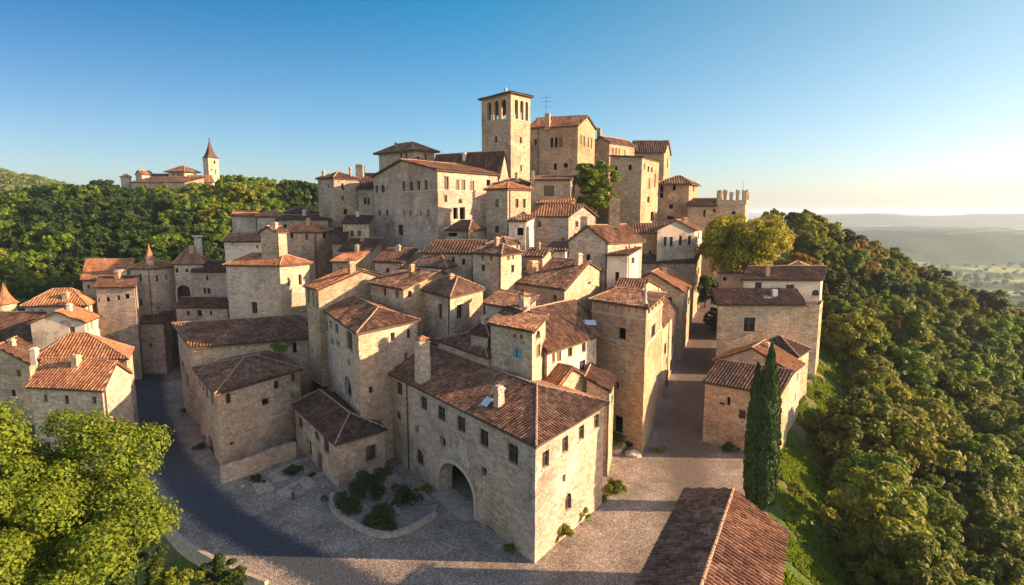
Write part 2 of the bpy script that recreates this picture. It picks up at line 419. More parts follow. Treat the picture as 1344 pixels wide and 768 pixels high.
def window_part(house, A, B, u1, u2, z1, z2, style):
    d = Vector((B[0]-A[0], B[1]-A[1], 0)).normalized(); n = Vector((d.y, -d.x, 0)); A3 = Vector((A[0], A[1], 0))
    def P(u, z, o=0): return A3+d*u+Vector((0, 0, z))+n*o
    wd, hg = u2-u1, z2-z1
    Z = Vector((0, 0, 1))
    isdoor = style in ('d', 'da')
    if style in ('v', 'ao', 'A'):
        if style in ('ao', 'A'):
            mb = MB(); r = wd/2; zs = z2-min(r, hg*0.6); ry = z2-zs; t = 0.28 if style == 'ao' else 0.45
            t = min(t, wd*0.22)
            pts = [(u1, z1), (u1, zs)]+[((u1+u2)/2-r*math.cos(math.pi*q/12), zs+ry*math.sin(math.pi*q/12)) for q in range(1, 12)]+[(u2, zs), (u2, z1)]
            out = [(u1-t, z1), (u1-t, zs)]+[((u1+u2)/2-(r+t)*math.cos(math.pi*q/12), zs+(ry+t)*math.sin(math.pi*q/12)) for q in range(1, 12)]+[(u2+t, zs), (u2+t, z1)]
            for q in range(len(pts)-1):
                a, b = pts[q], pts[q+1]; c, e = out[q+1], out[q]
                g = 0.012
                f0, f1 = P(*a, .09), P(*b, .09); f2, f3 = P(*c, .09), P(*e, .09)
                b0, b1, b2, b3 = P(*a, -.12), P(*b, -.12), P(*c, -.05), P(*e, -.05)
                mb.add([f0, f1, f2, f3, b0, b1, b2, b3], [(0, 1, 2, 3)[::-1], (0, 4, 5, 1), (3, 2, 6, 7)], None)
            mb.build('arch_trim', M['sill'], house)
        return
    # frame
    fr = MB(); t = min(0.09, wd*0.14); o0 = -0.26; dp = 0.07
    nm = 'door' if isdoor else 'window'
    mat = M['wood']
    if style == 's':
        fr.box(P(u1, z1, o0), d*wd, n*dp, Z*hg)
        for k in range(2): 
            w2 = wd/2
            fr.box(P(u1+k*w2+0.03, z1+0.05, o0+dp+0.002), d*(w2-0.06), n*0.03, Z*(hg-0.1))
        fr.build(nm, mat, house)
    elif isdoor:
        fr.box(P(u1, z1, o0), d*wd, n*dp, Z*hg)
        k = max(2, int(wd/0.3))
        for q in range(k): fr.box(P(u1+q*wd/k+0.015, z1+0.03, o0+dp+0.002), d*(wd/k-0.03), n*0.03, Z*(hg-0.08))
        fr.build(nm, mat, house)
    else:
        fr.box(P(u1, z1, o0), d*t, n*dp, Z*hg); fr.box(P(u2-t, z1, o0), d*t, n*dp, Z*hg)
        fr.box(P(u1+t, z1, o0), d*(wd-2*t), n*dp, Z*t); fr.box(P(u1+t, z2-t, o0), d*(wd-2*t), n*dp, Z*t)
        if wd > 0.75: fr.box(P((u1+u2)/2-0.035, z1+t, o0+0.01), d*0.07, n*dp, Z*(hg-2*t))
        if hg > 1.3: fr.box(P(u1+t, z1+hg*0.62, o0+0.004), d*(wd-2*t), n*0.05, Z*0.05)
        wobj = fr.build(nm, mat, house)
        g = MB(); g.quad(P(u1+t*0.5, z1+t*0.5, o0+0.02), P(u2-t*0.5, z1+t*0.5, o0+0.02), P(u2-t*0.5, z2-t*0.5, o0+0.02), P(u1+t*0.5, z2-t*0.5, o0+0.02))
        g.build('pane', M['glass'], wobj)
        if wd > 0.6 and style in ('w', 'a', 'h', 'b'):
            s = MB(); s.box(P(u1-0.12, z1-0.14, -0.05), d*(wd+0.24), n*0.17, Z*0.13)
            s.build('sill', M['sill'], wobj)
        if style == 'b':
            s = MB()
            for k in (0, 1):
                s.box(P(u1-0.02 if k == 0 else u2-wd*0.42, z1, 0.03), d*(wd*0.44), n*0.05, Z*hg)
            s.build('shutter', M['blue'], wobj)
    if style == 'h':   # dressed surround
        s = MB(); q = 0.16
        for (ua, za, uw, zh) in ((u1-q, z1, q-0.005, hg), (u2+0.005, z1, q, hg), (u1-q-0.04, z2+0.003, wd+2*q+0.08, 0.22)):
            s.box(P(ua, za, -0.06), d*uw, n*0.13, Z*zh)
        s.build('surround', M['sill'], house)

def house(name, label, C, D, L, R, zb, roof, wall='grey', tile='roof', wins=(), LA=None, RA=None, Rlen=None, Llen=None,
          cat='house', over=0.35, pipes=(), bands=(), chims=(), corbels=(), amp=0.06, ze=None, group=None, rmin=6, auto=True):
    Cp = aty(C[0], C[1], D) if ze is None else atz(C[0], C[1], ze)
    ze = Cp.z
    def end(px, ang, ln, fit=0):
        if ang is None: return atz(px[0], px[1], ze)
        dr = Vector((math.cos(math.radians(ang)), math.sin(math.radians(ang)), 0))
        if ln is not None: return Cp+dr*ln
        k = (px[0]-672)/FPX
        # X + t dx = k*((Y+t dy)cosT - dz sinT)
        dz = ze-HC
        sight = math.degrees(math.atan2(Cp.y, Cp.x)); sg = 1 if sight > ang else -1
        for _ in range(200):
            dr = Vector((math.cos(math.radians(ang)), math.sin(math.radians(ang)), 0))
            t = (k*(Cp.y*math.cos(TILT)-dz*math.sin(TILT))-Cp.x)/(dr.x-k*dr.y*math.cos(TILT))
            if not fit or t >= fit or t < 0 or abs(sight-ang) < .6: break
            ang += sg*.5
        if t < 0 or t > 32: print('   !! bad length', t, label); t = 8
        return Cp+dr*t
    Lp = end(L, LA, Llen); Rp = end(R, RA, Rlen, rmin); Bp = Lp+Rp-Cp
    dl = (Lp-Cp); dr = (Rp-Cp); ll, lr = dl.length, dr.length; dl.normalize(); dr.normalize()
    print('%-22s z %.1f D %.0f | L %.1fm az %.0f | R %.1fm az %.0f | x %.0f..%.0f' % (name[:22]+label[:12], ze, Cp.y, ll, math.degrees(math.atan2(dl.y, dl.x)) % 360, lr, math.degrees(math.atan2(dr.y, dr.x)), Lp.x, Rp.x))
    cen = (Lp+Rp)/2
    root = empty(name, (cen.x, cen.y, zb), label, cat, group)
    H = House(); H.root = root; H.C, H.L, H.R, H.B, H.ze, H.zb, H.dl, H.dr, H.D = Cp, Lp, Rp, Bp, ze, zb, dl, dr, D
    H.polys = []
    faces = {'L': (Lp, Cp), 'R': (Cp, Rp), 'RB': (Rp, Bp), 'LB': (Bp, Lp)}
    H.faces = faces
    holes = {k: [] for k in faces}; todo = []
    wins = list(wins); ar = random.Random(label+'w')
    if auto and D < 150:
        for f in ('L', 'R'):
            if any(q[0] == f for q in wins): continue
            A, B = faces[f]; ln = (B-A).length
            if ln < 3.2: continue
            n_ = max(1, int(ln/3.1)); s_ = ar.uniform(.55, .8)
            for row in range(3):
                zt = ze-.9-row*3.1
                if zt-1.3 < zb+1: break
                for q in range(n_):
                    if ar.random() > (.72, .5, .4)[row]: continue
                    u = (q+.5+ar.uniform(-.2, .2))/n_; hh_ = s_*ar.uniform(1.2, 1.7); st_ = ar.choice(['w', 'w', 'v', 's', 'w']) if D < 115 else ar.choice(['v', 's', 'v'])
                    ww_ = s_*ar.uniform(.85, 1.05); wins.append((f, 'f', max(.02, u-ww_/2/ln), min(.98, u+ww_/2/ln), zt-hh_, zt, st_))
    for wn in wins:
        if wn[1] == 'f':
            f, _, u1, u2, z1, z2, st = wn; A, B = faces[f]; ln = (B-A).length; u1 *= ln; u2 *= ln
        else:
            f, px, py, ww, hh, st = wn; A, B = faces[f]; ln = (B-A).length
            u1, _ = face_hit(A, B, px-ww/2, py); u2, _ = face_hit(A, B, px+ww/2, py)
            _, z2 = face_hit(A, B, px, py-hh/2); _, z1 = face_hit(A, B, px, py+hh/2)
            if u1 > u2: u1, u2 = u2, u1
        if u2-u1 < 0.45: m_ = (u1+u2)/2; u1, u2 = m_-0.22, m_+0.22
        z2 = min(z2, ze-0.12)
        if st in ('d', 'da'): z1 = max(z1, zb+0.02)
        u1 = max(u1, 0.15); u2 = min(u2, ln-0.15)
        if z1 < zb: z1 = zb+0.01
        if u2-u1 < 0.2 or z2-z1 < 0.25: print('   skip window', name, wn, u1, u2, z1, z2, ln); continue
        if any(u1 < h[1]+.02 and u2 > h[0]-.02 and z1 < h[3]+.02 and z2 > h[2]-.02 for h in holes[f]): print('   overlap', wn); continue
        arch = st in ('a', 'ao', 'A', 'da')
        dep = {'A': 1.7, 'ao': 0.5, 'v': 0.45}.get(st, 0.3)
        holes[f].append((u1, u2, z1, z2, 'arch' if arch else 'rect', dep)); todo.append((A, B, u1, u2, z1, z2, st))
    kind = roof[0]; peaks = {k: None for k in faces}
    Z = Vector((0, 0, 1)); polys = []; rl = []
    sn = abs(dl.cross(dr).z); k = over/max(sn, 0.3)
    C2, L2, R2, B2 = Cp-(dl+dr)*k, Lp+dl*k-dr*k, Rp-dl*k+dr*k, Bp+(dl+dr)*k
    up = Z*0.24
    extra = []
    if kind in ('gable', 'hip'):
        ax, rise = roof[1], roof[2]; i0, i1 = (0, 0) if kind == 'gable' else (roof[3], roof[4])
        if ax == 'L': dd, e0, e1, w_ = dl, (Cp+Rp)/2, (Lp+Bp)/2, lr*sn; E0, E1 = (C2+R2)/2, (L2+B2)/2
        else: dd, e0, e1, w_ = dr, (Cp+Lp)/2, (Rp+Bp)/2, ll*sn; E0, E1 = (C2+L2)/2, (R2+B2)/2
        slope = rise/(w_/2); low = -Z*slope*over+up
        r0 = E0+dd*(i0+k if i0 > 0 else 0)+Z*rise+up; r1 = E1-dd*(i1+k if i1 > 0 else 0)+Z*rise+up
        c, l, r, b = C2+low, L2+low, R2+low, B2+low
        if ax == 'L':
            polys = [[l, c, r0, r1], [r, b, r1, r0]]
            if i0 > 0: polys.append([c, r, r0]); rl += [(c, r0), (r, r0)]
            else: peaks['R'] = e0+Z*(rise+0.05)
            if i1 > 0: polys.append([b, l, r1]); rl += [(l, r1), (b, r1)]
            else: peaks['LB'] = e1+Z*(rise+0.05)
        else:
            polys = [[c, r, r1, r0], [b, l, r0, r1]]
            if i0 > 0: polys.append([l, c, r0]); rl += [(l, r0), (c, r0)]
            else: peaks['L'] = e0+Z*(rise+0.05)
            if i1 > 0: polys.append([r, b, r1]); rl += [(r, r1), (b, r1)]
            else: peaks['RB'] = e1+Z*(rise+0.05)
        if (r1-r0).length > 0.3: rl.append((r0, r1))
    elif kind == 'shed':
        ax, rise = roof[1], roof[2]
        if ax == 'L':
            slope = rise/(lr*sn); lo = -Z*slope*over+up; hi = Z*(rise+slope*over)+up
            polys = [[L2+lo, C2+lo, R2+hi, B2+hi]]; peaks['R'] = Rp+Z*(rise+.05); peaks['LB'] = Bp+Z*(rise+.05); extra = [(Rp, Bp)]
            rl.append((R2+hi, B2+hi))
        else:
            slope = rise/(ll*sn); lo = -Z*slope*over+up; hi = Z*(rise+slope*over)+up
            polys = [[C2+lo, R2+lo, B2+hi, L2+hi]]; peaks['L'] = Lp+Z*(rise+.05); peaks['RB'] = Bp+Z*(rise+.05); extra = [(Bp, Lp)]
            rl.append((B2+hi, L2+hi))
        for a, b in extra: H.ex = rise
    step = 0.9 if D < 75 else 1.6 if D < 105 else 3.0
    mb = MB(); u0 = random.Random(label).uniform(0, 30)
    for f, (A, B) in faces.items():
        panel(mb, A, B, zb, ze+0.1, holes[f], step, u0, amp, peaks[f]); u0 += (B-A).length+0.37
    for a, b in extra: panel(mb, a, b, ze+0.1, ze+roof[2]+0.05, [], step*2, u0, 0)
    mb.build('wall', M[wall], root)
    for a in todo: window_part(root, *a)
    rob = None
    if kind in ('gable', 'hip', 'shed'):
        rb = MB()
        for i, p in enumerate(polys):
            H.polys.append(p); tiles(rb, p, D, 0, (len(HOUSES)*7+i) % 50)
        rob = rb.build('roof', [M[tile], M['under']], root)
        if rl:
            g = MB()
            for a, b in rl: ridge(g, a, b, 0.12 if D < 110 else 0.13, 0.42 if D < 90 else 1.0)
            g.build('ridge_tiles', M['ridge'], rob)
    elif kind == 'flat':
        ph = roof[1]; g = MB(); p = [Cp, Rp, Bp, Lp]
        g.add([q-Z*0.1 for q in p], [(0, 1, 2, 3)], None)
        H.polys.append([q-Z*0.1 for q in p])
        rob = g.build('roof', M[tile], root)
        g = MB()
        for f, (A, B) in faces.items():
            if ph < 0.05: break
            dd = (B-A).normalized(); n = Vector((dd.y, -dd.x, 0)); g.box(A-dd*0.1+Z*0.103+n*0.1, (B-A)+dd*(0.2-0.45), -n*0.4, Z*ph)
        if ph >= 0.05: g.build('parapet', M[wall], root)
    H.roofobj = rob
    pipes = list(pipes)
    if auto and not pipes and D < 118 and ar.random() < .45: pipes.append((ar.choice('LR'), None))
    for (f, px) in pipes:
        A, B = faces[f]; u, z = face_hit(A, B, px, C[1]) if px is not None else ((B-A).length*(.96 if f == 'L' else .05), 0); dd = (B-A).normalized(); n = Vector((dd.y, -dd.x, 0))
        p = Vector((A.x, A.y, 0))+dd*u+n*0.14; g = MB(); g.tube([p+Z*(ze-0.1), p+Z*(zb+0.2)], [0.075, 0.075], 6)
        g.build('downpipe', M['iron'], root)
    for bd in bands:
        f, z = bd[0], bd[1]; A, B = faces[f]
        if z > 150: z = aty(C[0], z, Cp.y).z
        dd = (B-A).normalized(); n = Vector((dd.y, -dd.x, 0)); g = MB()
        g.box(Vector((A.x, A.y, z))-dd*0.05-n*0.05, (B-A)+dd*0.1, n*0.17, Z*0.22); g.build('string_course', M['sill'], root)
    for (f, cnt, hh) in corbels:
        A, B = faces[f]; dd = (B-A).normalized(); n = Vector((dd.y, -dd.x, 0)); ln = (B-A).length
        for q in range(cnt):
            g = MB(); u = ln*(q+0.5)/cnt; g.box(Vector((A.x, A.y, ze-hh))+dd*(u-0.16)-n*0.05, dd*0.32, n*0.33, Z*hh)
            g.build('corbel', M[wall], root)
    for c in chims: chimney(H, *c)
    if auto and not chims and 58 < D < 128 and kind != 'flat' and ar.random() < .5:
        P_ = H.polys[0]; m_ = (P_[2]*.45+(P_[3] if len(P_) > 3 else P_[2])*.35+P_[0]*.2) if ar.random() < .5 else (P_[2]*.3+(P_[3] if len(P_) > 3 else P_[2])*.5+P_[1]*.2)
        chimney(H, 0, 0, 0, 0, 'pot' if D < 80 and ar.random() < .5 else 'sq', ar.choice(['pale', 'warm', 'plaster', 'orange']), m_, ar.uniform(.55, .8), ar.uniform(.9, 1.6))
    HOUSES[label] = H
    return H

def roof_hit(H, px, py):
    r = ray(px, py); o = Vector((0, 0, HC)); best = None
    for p in H.polys:
        n = (p[1]-p[0]).cross(p[2]-p[0])
        if n.length < 1e-6: continue
        n.normalize()
        if abs(r.dot(n)) < 1e-6: continue
        t = (p[0]-o).dot(n)/r.dot(n); q = o+r*t; ok = True
        for i in range(len(p)):
            e = p[(i+1) % len(p)]-p[i]
            if e.cross(q-p[i]).dot(n) < -0.6*e.length: ok = False; break
        if ok and t > 0 and (best is None or t < best[0]): best = (t, q)
    if best is None: 
        print('   chimney misses roof', px, py); t = (H.C.y+2)/r.y; return o+r*t
    return best[1]

def chimney(H, px, pyb, wpx, pyt, style='sq', mat='pale', at=None, cw=.8, chh=1.6):
    if at is not None: p = Vector(at); w_ = cw; ztop = p.z+chh
    else:
        p = roof_hit(H, px, pyb); t = p.y/ray(px, pyb).y; sc = t*1.0/FPX
        w_ = wpx*sc*0.75; ztop = aty(px, pyt, p.y).z; ztop = max(ztop, p.z+0.5)
    a, b = H.dl, Vector((-H.dl.y, H.dl.x, 0)) if abs(H.dl.dot(H.dr)) > 2 else H.dr
    b = b-a*a.dot(b); b.normalize(); Z = Vector((0, 0, 1)); g = MB()
    if style == 'round':
        g.tube([p-Z*1.5, Vector((p.x, p.y, ztop-0.5))], [w_*0.55, w_*0.5], 12); g.tube([Vector((p.x, p.y, ztop-0.5)), Vector((p.x, p.y, ztop-0.3)), Vector((p.x, p.y, ztop))], [w_*0.5, w_*0.75, w_*0.7], 12)
        return g.build('chimney', M[mat], H.roofobj or H.root)
    hw = w_/2; zl = ztop-(0.35 if style == 'sq' else 0.75)
    c0 = Vector((p.x, p.y, p.z-0.9))
    bot = [c0+a*(sx*hw*1.12)+b*(sy*hw*1.12) for sx, sy in ((-1, -1), (1, -1), (1, 1), (-1, 1))]
    top = [Vector((p.x, p.y, zl))+a*(sx*hw)+b*(sy*hw) for sx, sy in ((-1, -1), (1, -1), (1, 1), (-1, 1))]
    hh = zl-c0.z
    for i in range(4):
        j = (i+1) % 4; g.add([bot[i], bot[j], top[j], top[i]], [(0, 1, 2, 3)], [(0, 0), (w_, 0), (w_, hh), (0, hh)])
    g.box(Vector((p.x, p.y, zl))-a*(hw+.1)-b*(hw+.1), a*(2*hw+.2), b*(2*hw+.2), Z*0.15)
    ch = None
    if style == 'sq':
        g.box(Vector((p.x, p.y, zl+0.15))-a*(hw-.05)-b*(hw-.05), a*(2*hw-.1), b*(2*hw-.1), Z*0.2)
    ch = g.build('chimney', M[mat], H.roofobj or H.root)
    if style == 'pot':
        k = MB()
        for sx, sy in ((-1, -1), (1, -1), (1, 1), (-1, 1)):
            k.box(Vector((p.x, p.y, zl+0.151))+a*(sx*hw*.8-.06)+b*(sy*hw*.8-.06), a*.12, b*.12, Z*0.36)
        # small tiled hat
        q = zl+0.51; hw2 = hw+0.12
        vs = [Vector((p.x, p.y, q))+a*(sx*hw2)+b*(sy*hw2) for sx, sy in ((-1, -1), (1, -1), (1, 1), (-1, 1))]+[Vector((p.x, p.y, q+0.35))]
        k.add(vs, [(0, 1, 4), (1, 2, 4), (2, 3, 4), (3, 0, 4), (3, 2, 1, 0)], None)
        k.build('chimney_hat', M['rooforange'], H.root).name = 'chimney_hat'
    return ch
# ---------------------------------------------------------------- buildings (front to back)
W = 'w'
front = house('gatehouse', 'long front stone building with the big arched gateway in its shaded side', (703, 583), 48.9, (484, 475), (793, 530), 0,
  ('hip', 'L', 2.2, 5.6, 0), 'grey', 'roof', cat='building', over=0.5, pipes=[('L', 537)], wins=[
  ('L', 556, 529, 9, 17, W), ('L', 579, 543, 10, 18, W), ('L', 605, 557, 11, 20, W), ('L', 635, 575, 12, 22, W), ('L', 673, 596, 14, 25, W),
  ('L', 547, 563, 5, 9, 'v'), ('L', 581, 580, 7, 12, 'v'), ('L', 635, 619, 7, 11, 'v'), ('L', 551, 600, 9, 20, 'a'), ('L', 600, 660, 45, 96, 'A'),
  ('L', 643, 702, 11, 20, 'v'), ('L', 489, 491, 6, 15, W), ('L', 507, 501, 7, 16, W), ('L', 524, 510, 7, 16, W),
  ('L', 487, 521, 6, 14, 'v'), ('L', 496, 527, 7, 15, 'v'), ('L', 506, 535, 7, 16, 'v'), ('L', 523, 545, 6, 12, 'a'),
  ('R', 716, 603, 9, 22, W), ('R', 742, 584, 8, 21, W), ('R', 763, 568, 7, 19, W), ('R', 783, 553, 6, 18, W),
  ('R', 740, 628, 4, 10, 'v'), ('R', 746, 659, 8, 22, 'a')],
  chims=[(555, 500, 19, 441, 'pot', 'pale'), (655, 533, 13, 506, 'sq', 'pale')])
house('cross_wing', 'dark roofed cross wing rising behind the long front building', (640, 470), 66, (575, 432), (664, 452), 2,
  ('hip', 'R', 1.5, 4, 4), 'grey', 'roof', LA=127, RA=52, Rlen=12)
house('back_wing', 'low orange roofed wing tucked behind the hipped end of the front building', (722, 522), 63, (680, 508), (775, 508), 2,
  ('gable', 'L', 2.4), 'warm', 'rooforange', LA=140, RA=52)
house('annex_house', 'low two storey stone house with dark tile roof in front of the planter bed', (442, 582), 63.2, (387, 532), (504, 563), 0,
  ('hip', 'L', 1.6, 3.5, 1.5), 'grey', 'roofdark', over=0.4, wins=[
  ('L', 394, 555, 6, 14, W), ('L', 416, 572, 6, 12, 'a'), ('L', 428, 585, 7, 18, W), ('L', 406, 588, 6, 22, 'v'), ('L', 420, 607, 7, 25, 'd'),
  ('R', 487, 595, 15, 21, 'v')])
house('corner_house', 'square stone house with hipped roof standing in the inner bend of the road', (285, 517), 68.8, (257, 484), (393, 485), 0,
  ('hip', 'R', 1.5, 6.0, 5.0), 'pale', 'roof', over=0.45, wins=[
  ('R', 300, 523, 7, 14, 'a'), ('R', 363, 505, 7, 11, W), ('R', 385, 495, 6, 12, 'v'), ('R', 349, 527, 10, 9, 'v'), ('R', 305, 582, 6, 4, 'v'), ('R', 384, 520, 4, 5, 'v'),
  ('L', 278.5, 524, 3, 13, 'v'), ('L', 271.5, 515, 3, 12, 'v'), ('L', 267, 507, 3, 10, 'v'), ('L', 262.5, 502, 3, 10, 'v'), ('L', 277.5, 588, 6, 25, 'da'), ('L', 268.5, 580, 4, 17, 'v')])
house('courtyard_house', 'long house with partly sunlit tile roof behind the hipped corner house', (254, 456), 84, (234, 450), (421, 428), 0,
  ('shed', 'R', 2.0), 'pale', 'roof', LA=133, RA=22, wins=[('R', 387, 456, 5, 14, 'v'), ('L', 246, 500, 4, 16, 'v'), ('L', 240, 480, 3, 12, 'v')], over=0.6)
H5 = house('tower_house', 'plain square tower house with a little tiled turret on its hipped roof', (367, 349), 98, (297, 349), (406, 341), 8,
  ('hip', 'L', 1.6, 2.0, 2.0), 'pale', 'rooforange', LA=172, RA=58, wins=[('L', 334, 404, 7, 15, 'w'), ('R', 379, 370, 3, 11, 'v'), ('R', 394, 367, 4, 14, 'v')])
house('roof_turret', 'small tiled turret rising from the roof of the square tower house', (363, 305), 99.5, (342, 306), (376, 304), H5.ze-0.5,
  ('gable', 'R', 0.8), 'warm', 'roof', LA=172, RA=58, rmin=0, cat='turret', over=0.3)
house('hip_house', 'house with sunlit ribbed hip roof above the little arched doorway', (470.5, 437), 68, (424.8, 405), (547, 421), 0,
  ('hip', 'L', 1.5, 4.6, 0), 'pale', 'roof', over=0.45, wins=[('L', 428, 427, 5, 12, W), ('L', 434, 425, 3, 9, 'v'), ('L', 442, 431, 4, 12, W), ('L', 459, 447, 8, 24, 'h'), ('L', 457.5, 508, 9, 26, 'ao'),
  ('L', 443.5, 451, 4, 8, 'v'), ('L', 458, 475, 4, 7, 'v'), ('L', 436, 448, 4, 8, 'v')])
house('gable_house', 'house with long orange tile slope and a broad sunlit gable wall in mid town', (417.8, 381.5), 84, (402, 372.7), (531, 359), 6,
  ('gable', 'L', 2.4), 'warm', 'rooforange', LA=128, RA=40, over=0.3, wins=[('L', 405, 388, 2.5, 18, 'v'), ('L', 411.5, 393, 2.5, 20, 'v'), ('L', 416, 397, 2, 16, 'v'), ('R', 449, 379, 4, 5, 'v')],
  chims=[(462, 359, 10, 343, 'sq', 'warm')])
house('gable_house', 'house with sunlit gable and a stone band half way up its walls', (529.4, 380.6), 81, (486.3, 368), (618, 369), 6,
  ('gable', 'L', 2.0), 'warm', 'roof', LA=133, RA=44, bands=[('L', 395), ('R', 395)], wins=[('L', 505, 383, 4, 10, W), ('L', 521, 386, 4, 10, 's'), ('R', 538, 386, 5, 9, 'a')])
house('bay_house', 'shaded house with two tall windows and a low hipped roof in mid town', (591, 390.6), 76, (555, 381), (634.5, 380), 6,
  ('hip', 'L', 1.8, 3, 3), 'grey', 'roof', wins=[('L', 577.5, 409, 5, 20, W), ('R', 603, 409, 8, 19, 'h')])
house('narrow_tower', 'narrow tower house with ruffled tile roof and sunlit right side', (657.5, 335.6), 84, (620.5, 332.8), (684.5, 325.8), 8,
  ('hip', 'L', 1.2, 1.8, 1.8), 'pale', 'roof', over=0.3, LA=134, RA=56, wins=[('L', 634, 351.6, 5, 9, W), ('L', 633.5, 338, 3, 6, 'v'), ('L', 645, 338.5, 3, 6, 'v'), ('R', 673, 353, 4, 10, W), ('R', 667, 338.5, 4, 7, 's'), ('R', 673.3, 337, 3, 7, 's')])
house('long_low_house', 'long low house with dark roof at the foot of the palace wall', (619, 333.5), 92, (552, 330), (636, 326), 8,
  ('shed', 'L', 1.5), 'pale', 'roofdark', LA=176, wins=[('L', 595, 342, 4, 10, W), ('L', 608.5, 343.7, 4, 8, 'v')], RA=50, pipes=[('L', 554)])
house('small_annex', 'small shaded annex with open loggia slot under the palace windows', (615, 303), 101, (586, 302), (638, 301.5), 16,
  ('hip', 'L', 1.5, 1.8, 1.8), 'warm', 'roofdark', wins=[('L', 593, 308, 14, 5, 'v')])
H36 = house('stair_tower', 'tall tawny stone tower with corbelled top on the corner of the street', (848.4, 405), 73, (777, 394.5), (870, 391), 0,
  ('hip', 'L', 0.9, 2.0, 2.4), 'orange', 'roof', RA=67, over=0.45, cat='tower', bands=[('L', 421), ('R', 421), ('L', 456), ('R', 456)],
  corbels=[('L', 8, 0.8), ('R', 5, 0.8)], wins=[('L', 816, 438, 10, 15, 'v'), ('L', 811.5, 557, 12, 23, 'v'), ('L', 810, 506, 5, 9, 'v'),
  ('R', 857.5, 435, 5, 17, W), ('R', 867, 492, 3, 10, 'v'), ('R', 858.5, 553, 3, 11, 'a')])
house('lean_to', 'small lean to with dark roof wedged between front building and corner tower', (800, 515), 66.5, (770, 512), (806, 506), 0,
  ('shed', 'R', 1.2), 'warm', 'roofdark', LA=150, RA=60, over=0.25, wins=[('R', 803, 524, 2.5, 9, 'a')])
H38 = house('street_house', 'house with two tone facade left of the corner tower', (718.4, 462), 66, (690, 442), (783, 440), 0,
  ('shed', 'R', 3.6), 'plaster', 'roof', LA=120, over=0.4, wins=[('R', 726.5, 470.5, 4, 14, 's'), ('R', 733.5, 467.5, 6, 14, 's'), ('R', 748.5, 462, 6, 13, W), ('R', 766, 455.5, 6, 14, W), ('R', 764.5, 480.5, 8, 15, W), ('R', 731.5, 494.5, 6, 16, 's')])
house('shutter_house', 'narrow house with faded blue shutters rising over the front roofs', (698.6, 436.7), 61.5, (643.7, 426), (716, 423), 2,
  ('shed', 'L', 0.6), 'warm', 'roof', over=0.35, wins=[('L', 679, 464, 9, 12, 'b'), ('L', 675, 441, 3, 5, 'v'), ('L', 684, 442, 3, 6, 'v'), ('R', 706, 440, 6, 11, 'a'), ('R', 706.5, 460.5, 5, 17, 's')])
house('upper_house', 'house with ribbed roof directly behind the blue shuttered one', (685, 408.5), 69, (637, 399), (703, 395), 2,
  ('shed', 'L', 0.7), 'grey', 'roof', over=0.35, RA=50, chims=[(688, 402, 14, 384, 'pot', 'pale')])
house('gable_house', 'house with wide brown roof and a single slit window in its sunlit gable', (741, 381), 80, (673, 371.6), (796, 361), 4,
  ('gable', 'L', 3.0), 'warm', 'roof', wins=[('R', 773.5, 367, 4, 12, 'v')], chims=[(699, 358, 14, 342, 'sq', 'orange'), (759, 348, 10, 332, 'sq', 'pale')])
house('shadow_house', 'house with mossy dark roof and row of openings above the street tower', (828, 395), 86, (792, 390), (868, 385), 4,
  ('gable', 'L', 2.2), 'warm', 'roof', LA=160, RA=60)
H34 = house('street_gable_house', 'gabled street house with one orange and one dark roof slope', (897, 384), 103, (812, 390), (910, 367.5), 0,
  ('gable', 'R', 3.4), 'warm', 'rooforange', LA=170, RA=66, wins=[('R', 899.5, 400, 1.6, 10, 'v'), ('R', 904, 395, 1.6, 9, 'v'), ('R', 900, 425, 2, 9, 'v')])
house('street_infill_house', 'low roofed street house between the corner tower and the gabled one', (869, 429), 86.5, (840, 428), (897, 404), 0,
  ('shed', 'R', 3.2), 'warm', 'roof', LA=157, RA=67, over=0.3, pipes=[('R', 877), ('R', 889.5)], wins=[('R', 873, 458, 2.5, 14, 'v'), ('R', 883, 446, 2.5, 12, 'v'), ('R', 881, 478, 3, 13, W), ('R', 892, 470, 2.5, 12, W), ('R', 874, 505, 4, 14, 'v'), ('R', 'f', .08, .13, 2.6, 4.9, 'd'), ('R', 'f', .3, .35, 3.6, 5.9, 'd'), ('R', 'f', .55, .6, 4.8, 7.1, 'da'), ('R', 'f', .2, .235, 7.2, 8.6, 'w'), ('R', 'f', .68, .715, 9.5, 11, 'w'), ('R', 'f', .85, .885, 9.8, 11.2, 's')])
house('patched_house', 'ruinous little house with crumbling roof edge and a dark doorway', (823.6, 336), 96, (797, 336), (838.5, 334.5), 6,
  ('shed', 'L', 0.8), 'plaster', 'roof', LA=178, RA=62, wins=[('L', 810, 363, 5, 12, 'v'), ('R', 831, 342, 4, 8, 'v')])
house('ribbed_roof_house', 'long low house under dark ribbed tiles below the cream gable', (912, 345), 124, (838, 343.5), (920.5, 336), 4,
  ('shed', 'L', 2.6), 'warm', 'roofdark', LA=182, RA=62, pipes=[('L', 886), ('L', 863)], wins=[('R', 916.5, 355, 1.6, 8, 'v'), ('R', 915.5, 380, 1.6, 8, 'v')])
house('cream_gable_house', 'cream gabled house with four tall windows at the top of the street', (912, 302.5), 125.5, (863, 306.5), (921.5, 300.3), 6,
  ('gable', 'R', 2.0), 'plaster', 'roof', LA=190, RA=62, rmin=0, over=0.35, wins=[('L', 873, 317, 4, 12, 'w'), ('L', 881, 317, 4, 12, 'w'), ('L', 893, 316, 4, 12, 'w'), ('L', 905, 315.5, 4, 12, 'w'), ('R', 917, 309, 1.5, 8, 'v'), ('R', 918, 330, 1.5, 9, 'v'), ('R', 914.5, 352, 1.6, 8, 'v')])
house('brown_wall_house', 'low brown walled house with wide roof left of the cream gable', (864, 306), 127, (826, 304), (878, 299), 8,
  ('gable', 'L', 1.8), 'orange', 'roof', LA=172, RA=60)
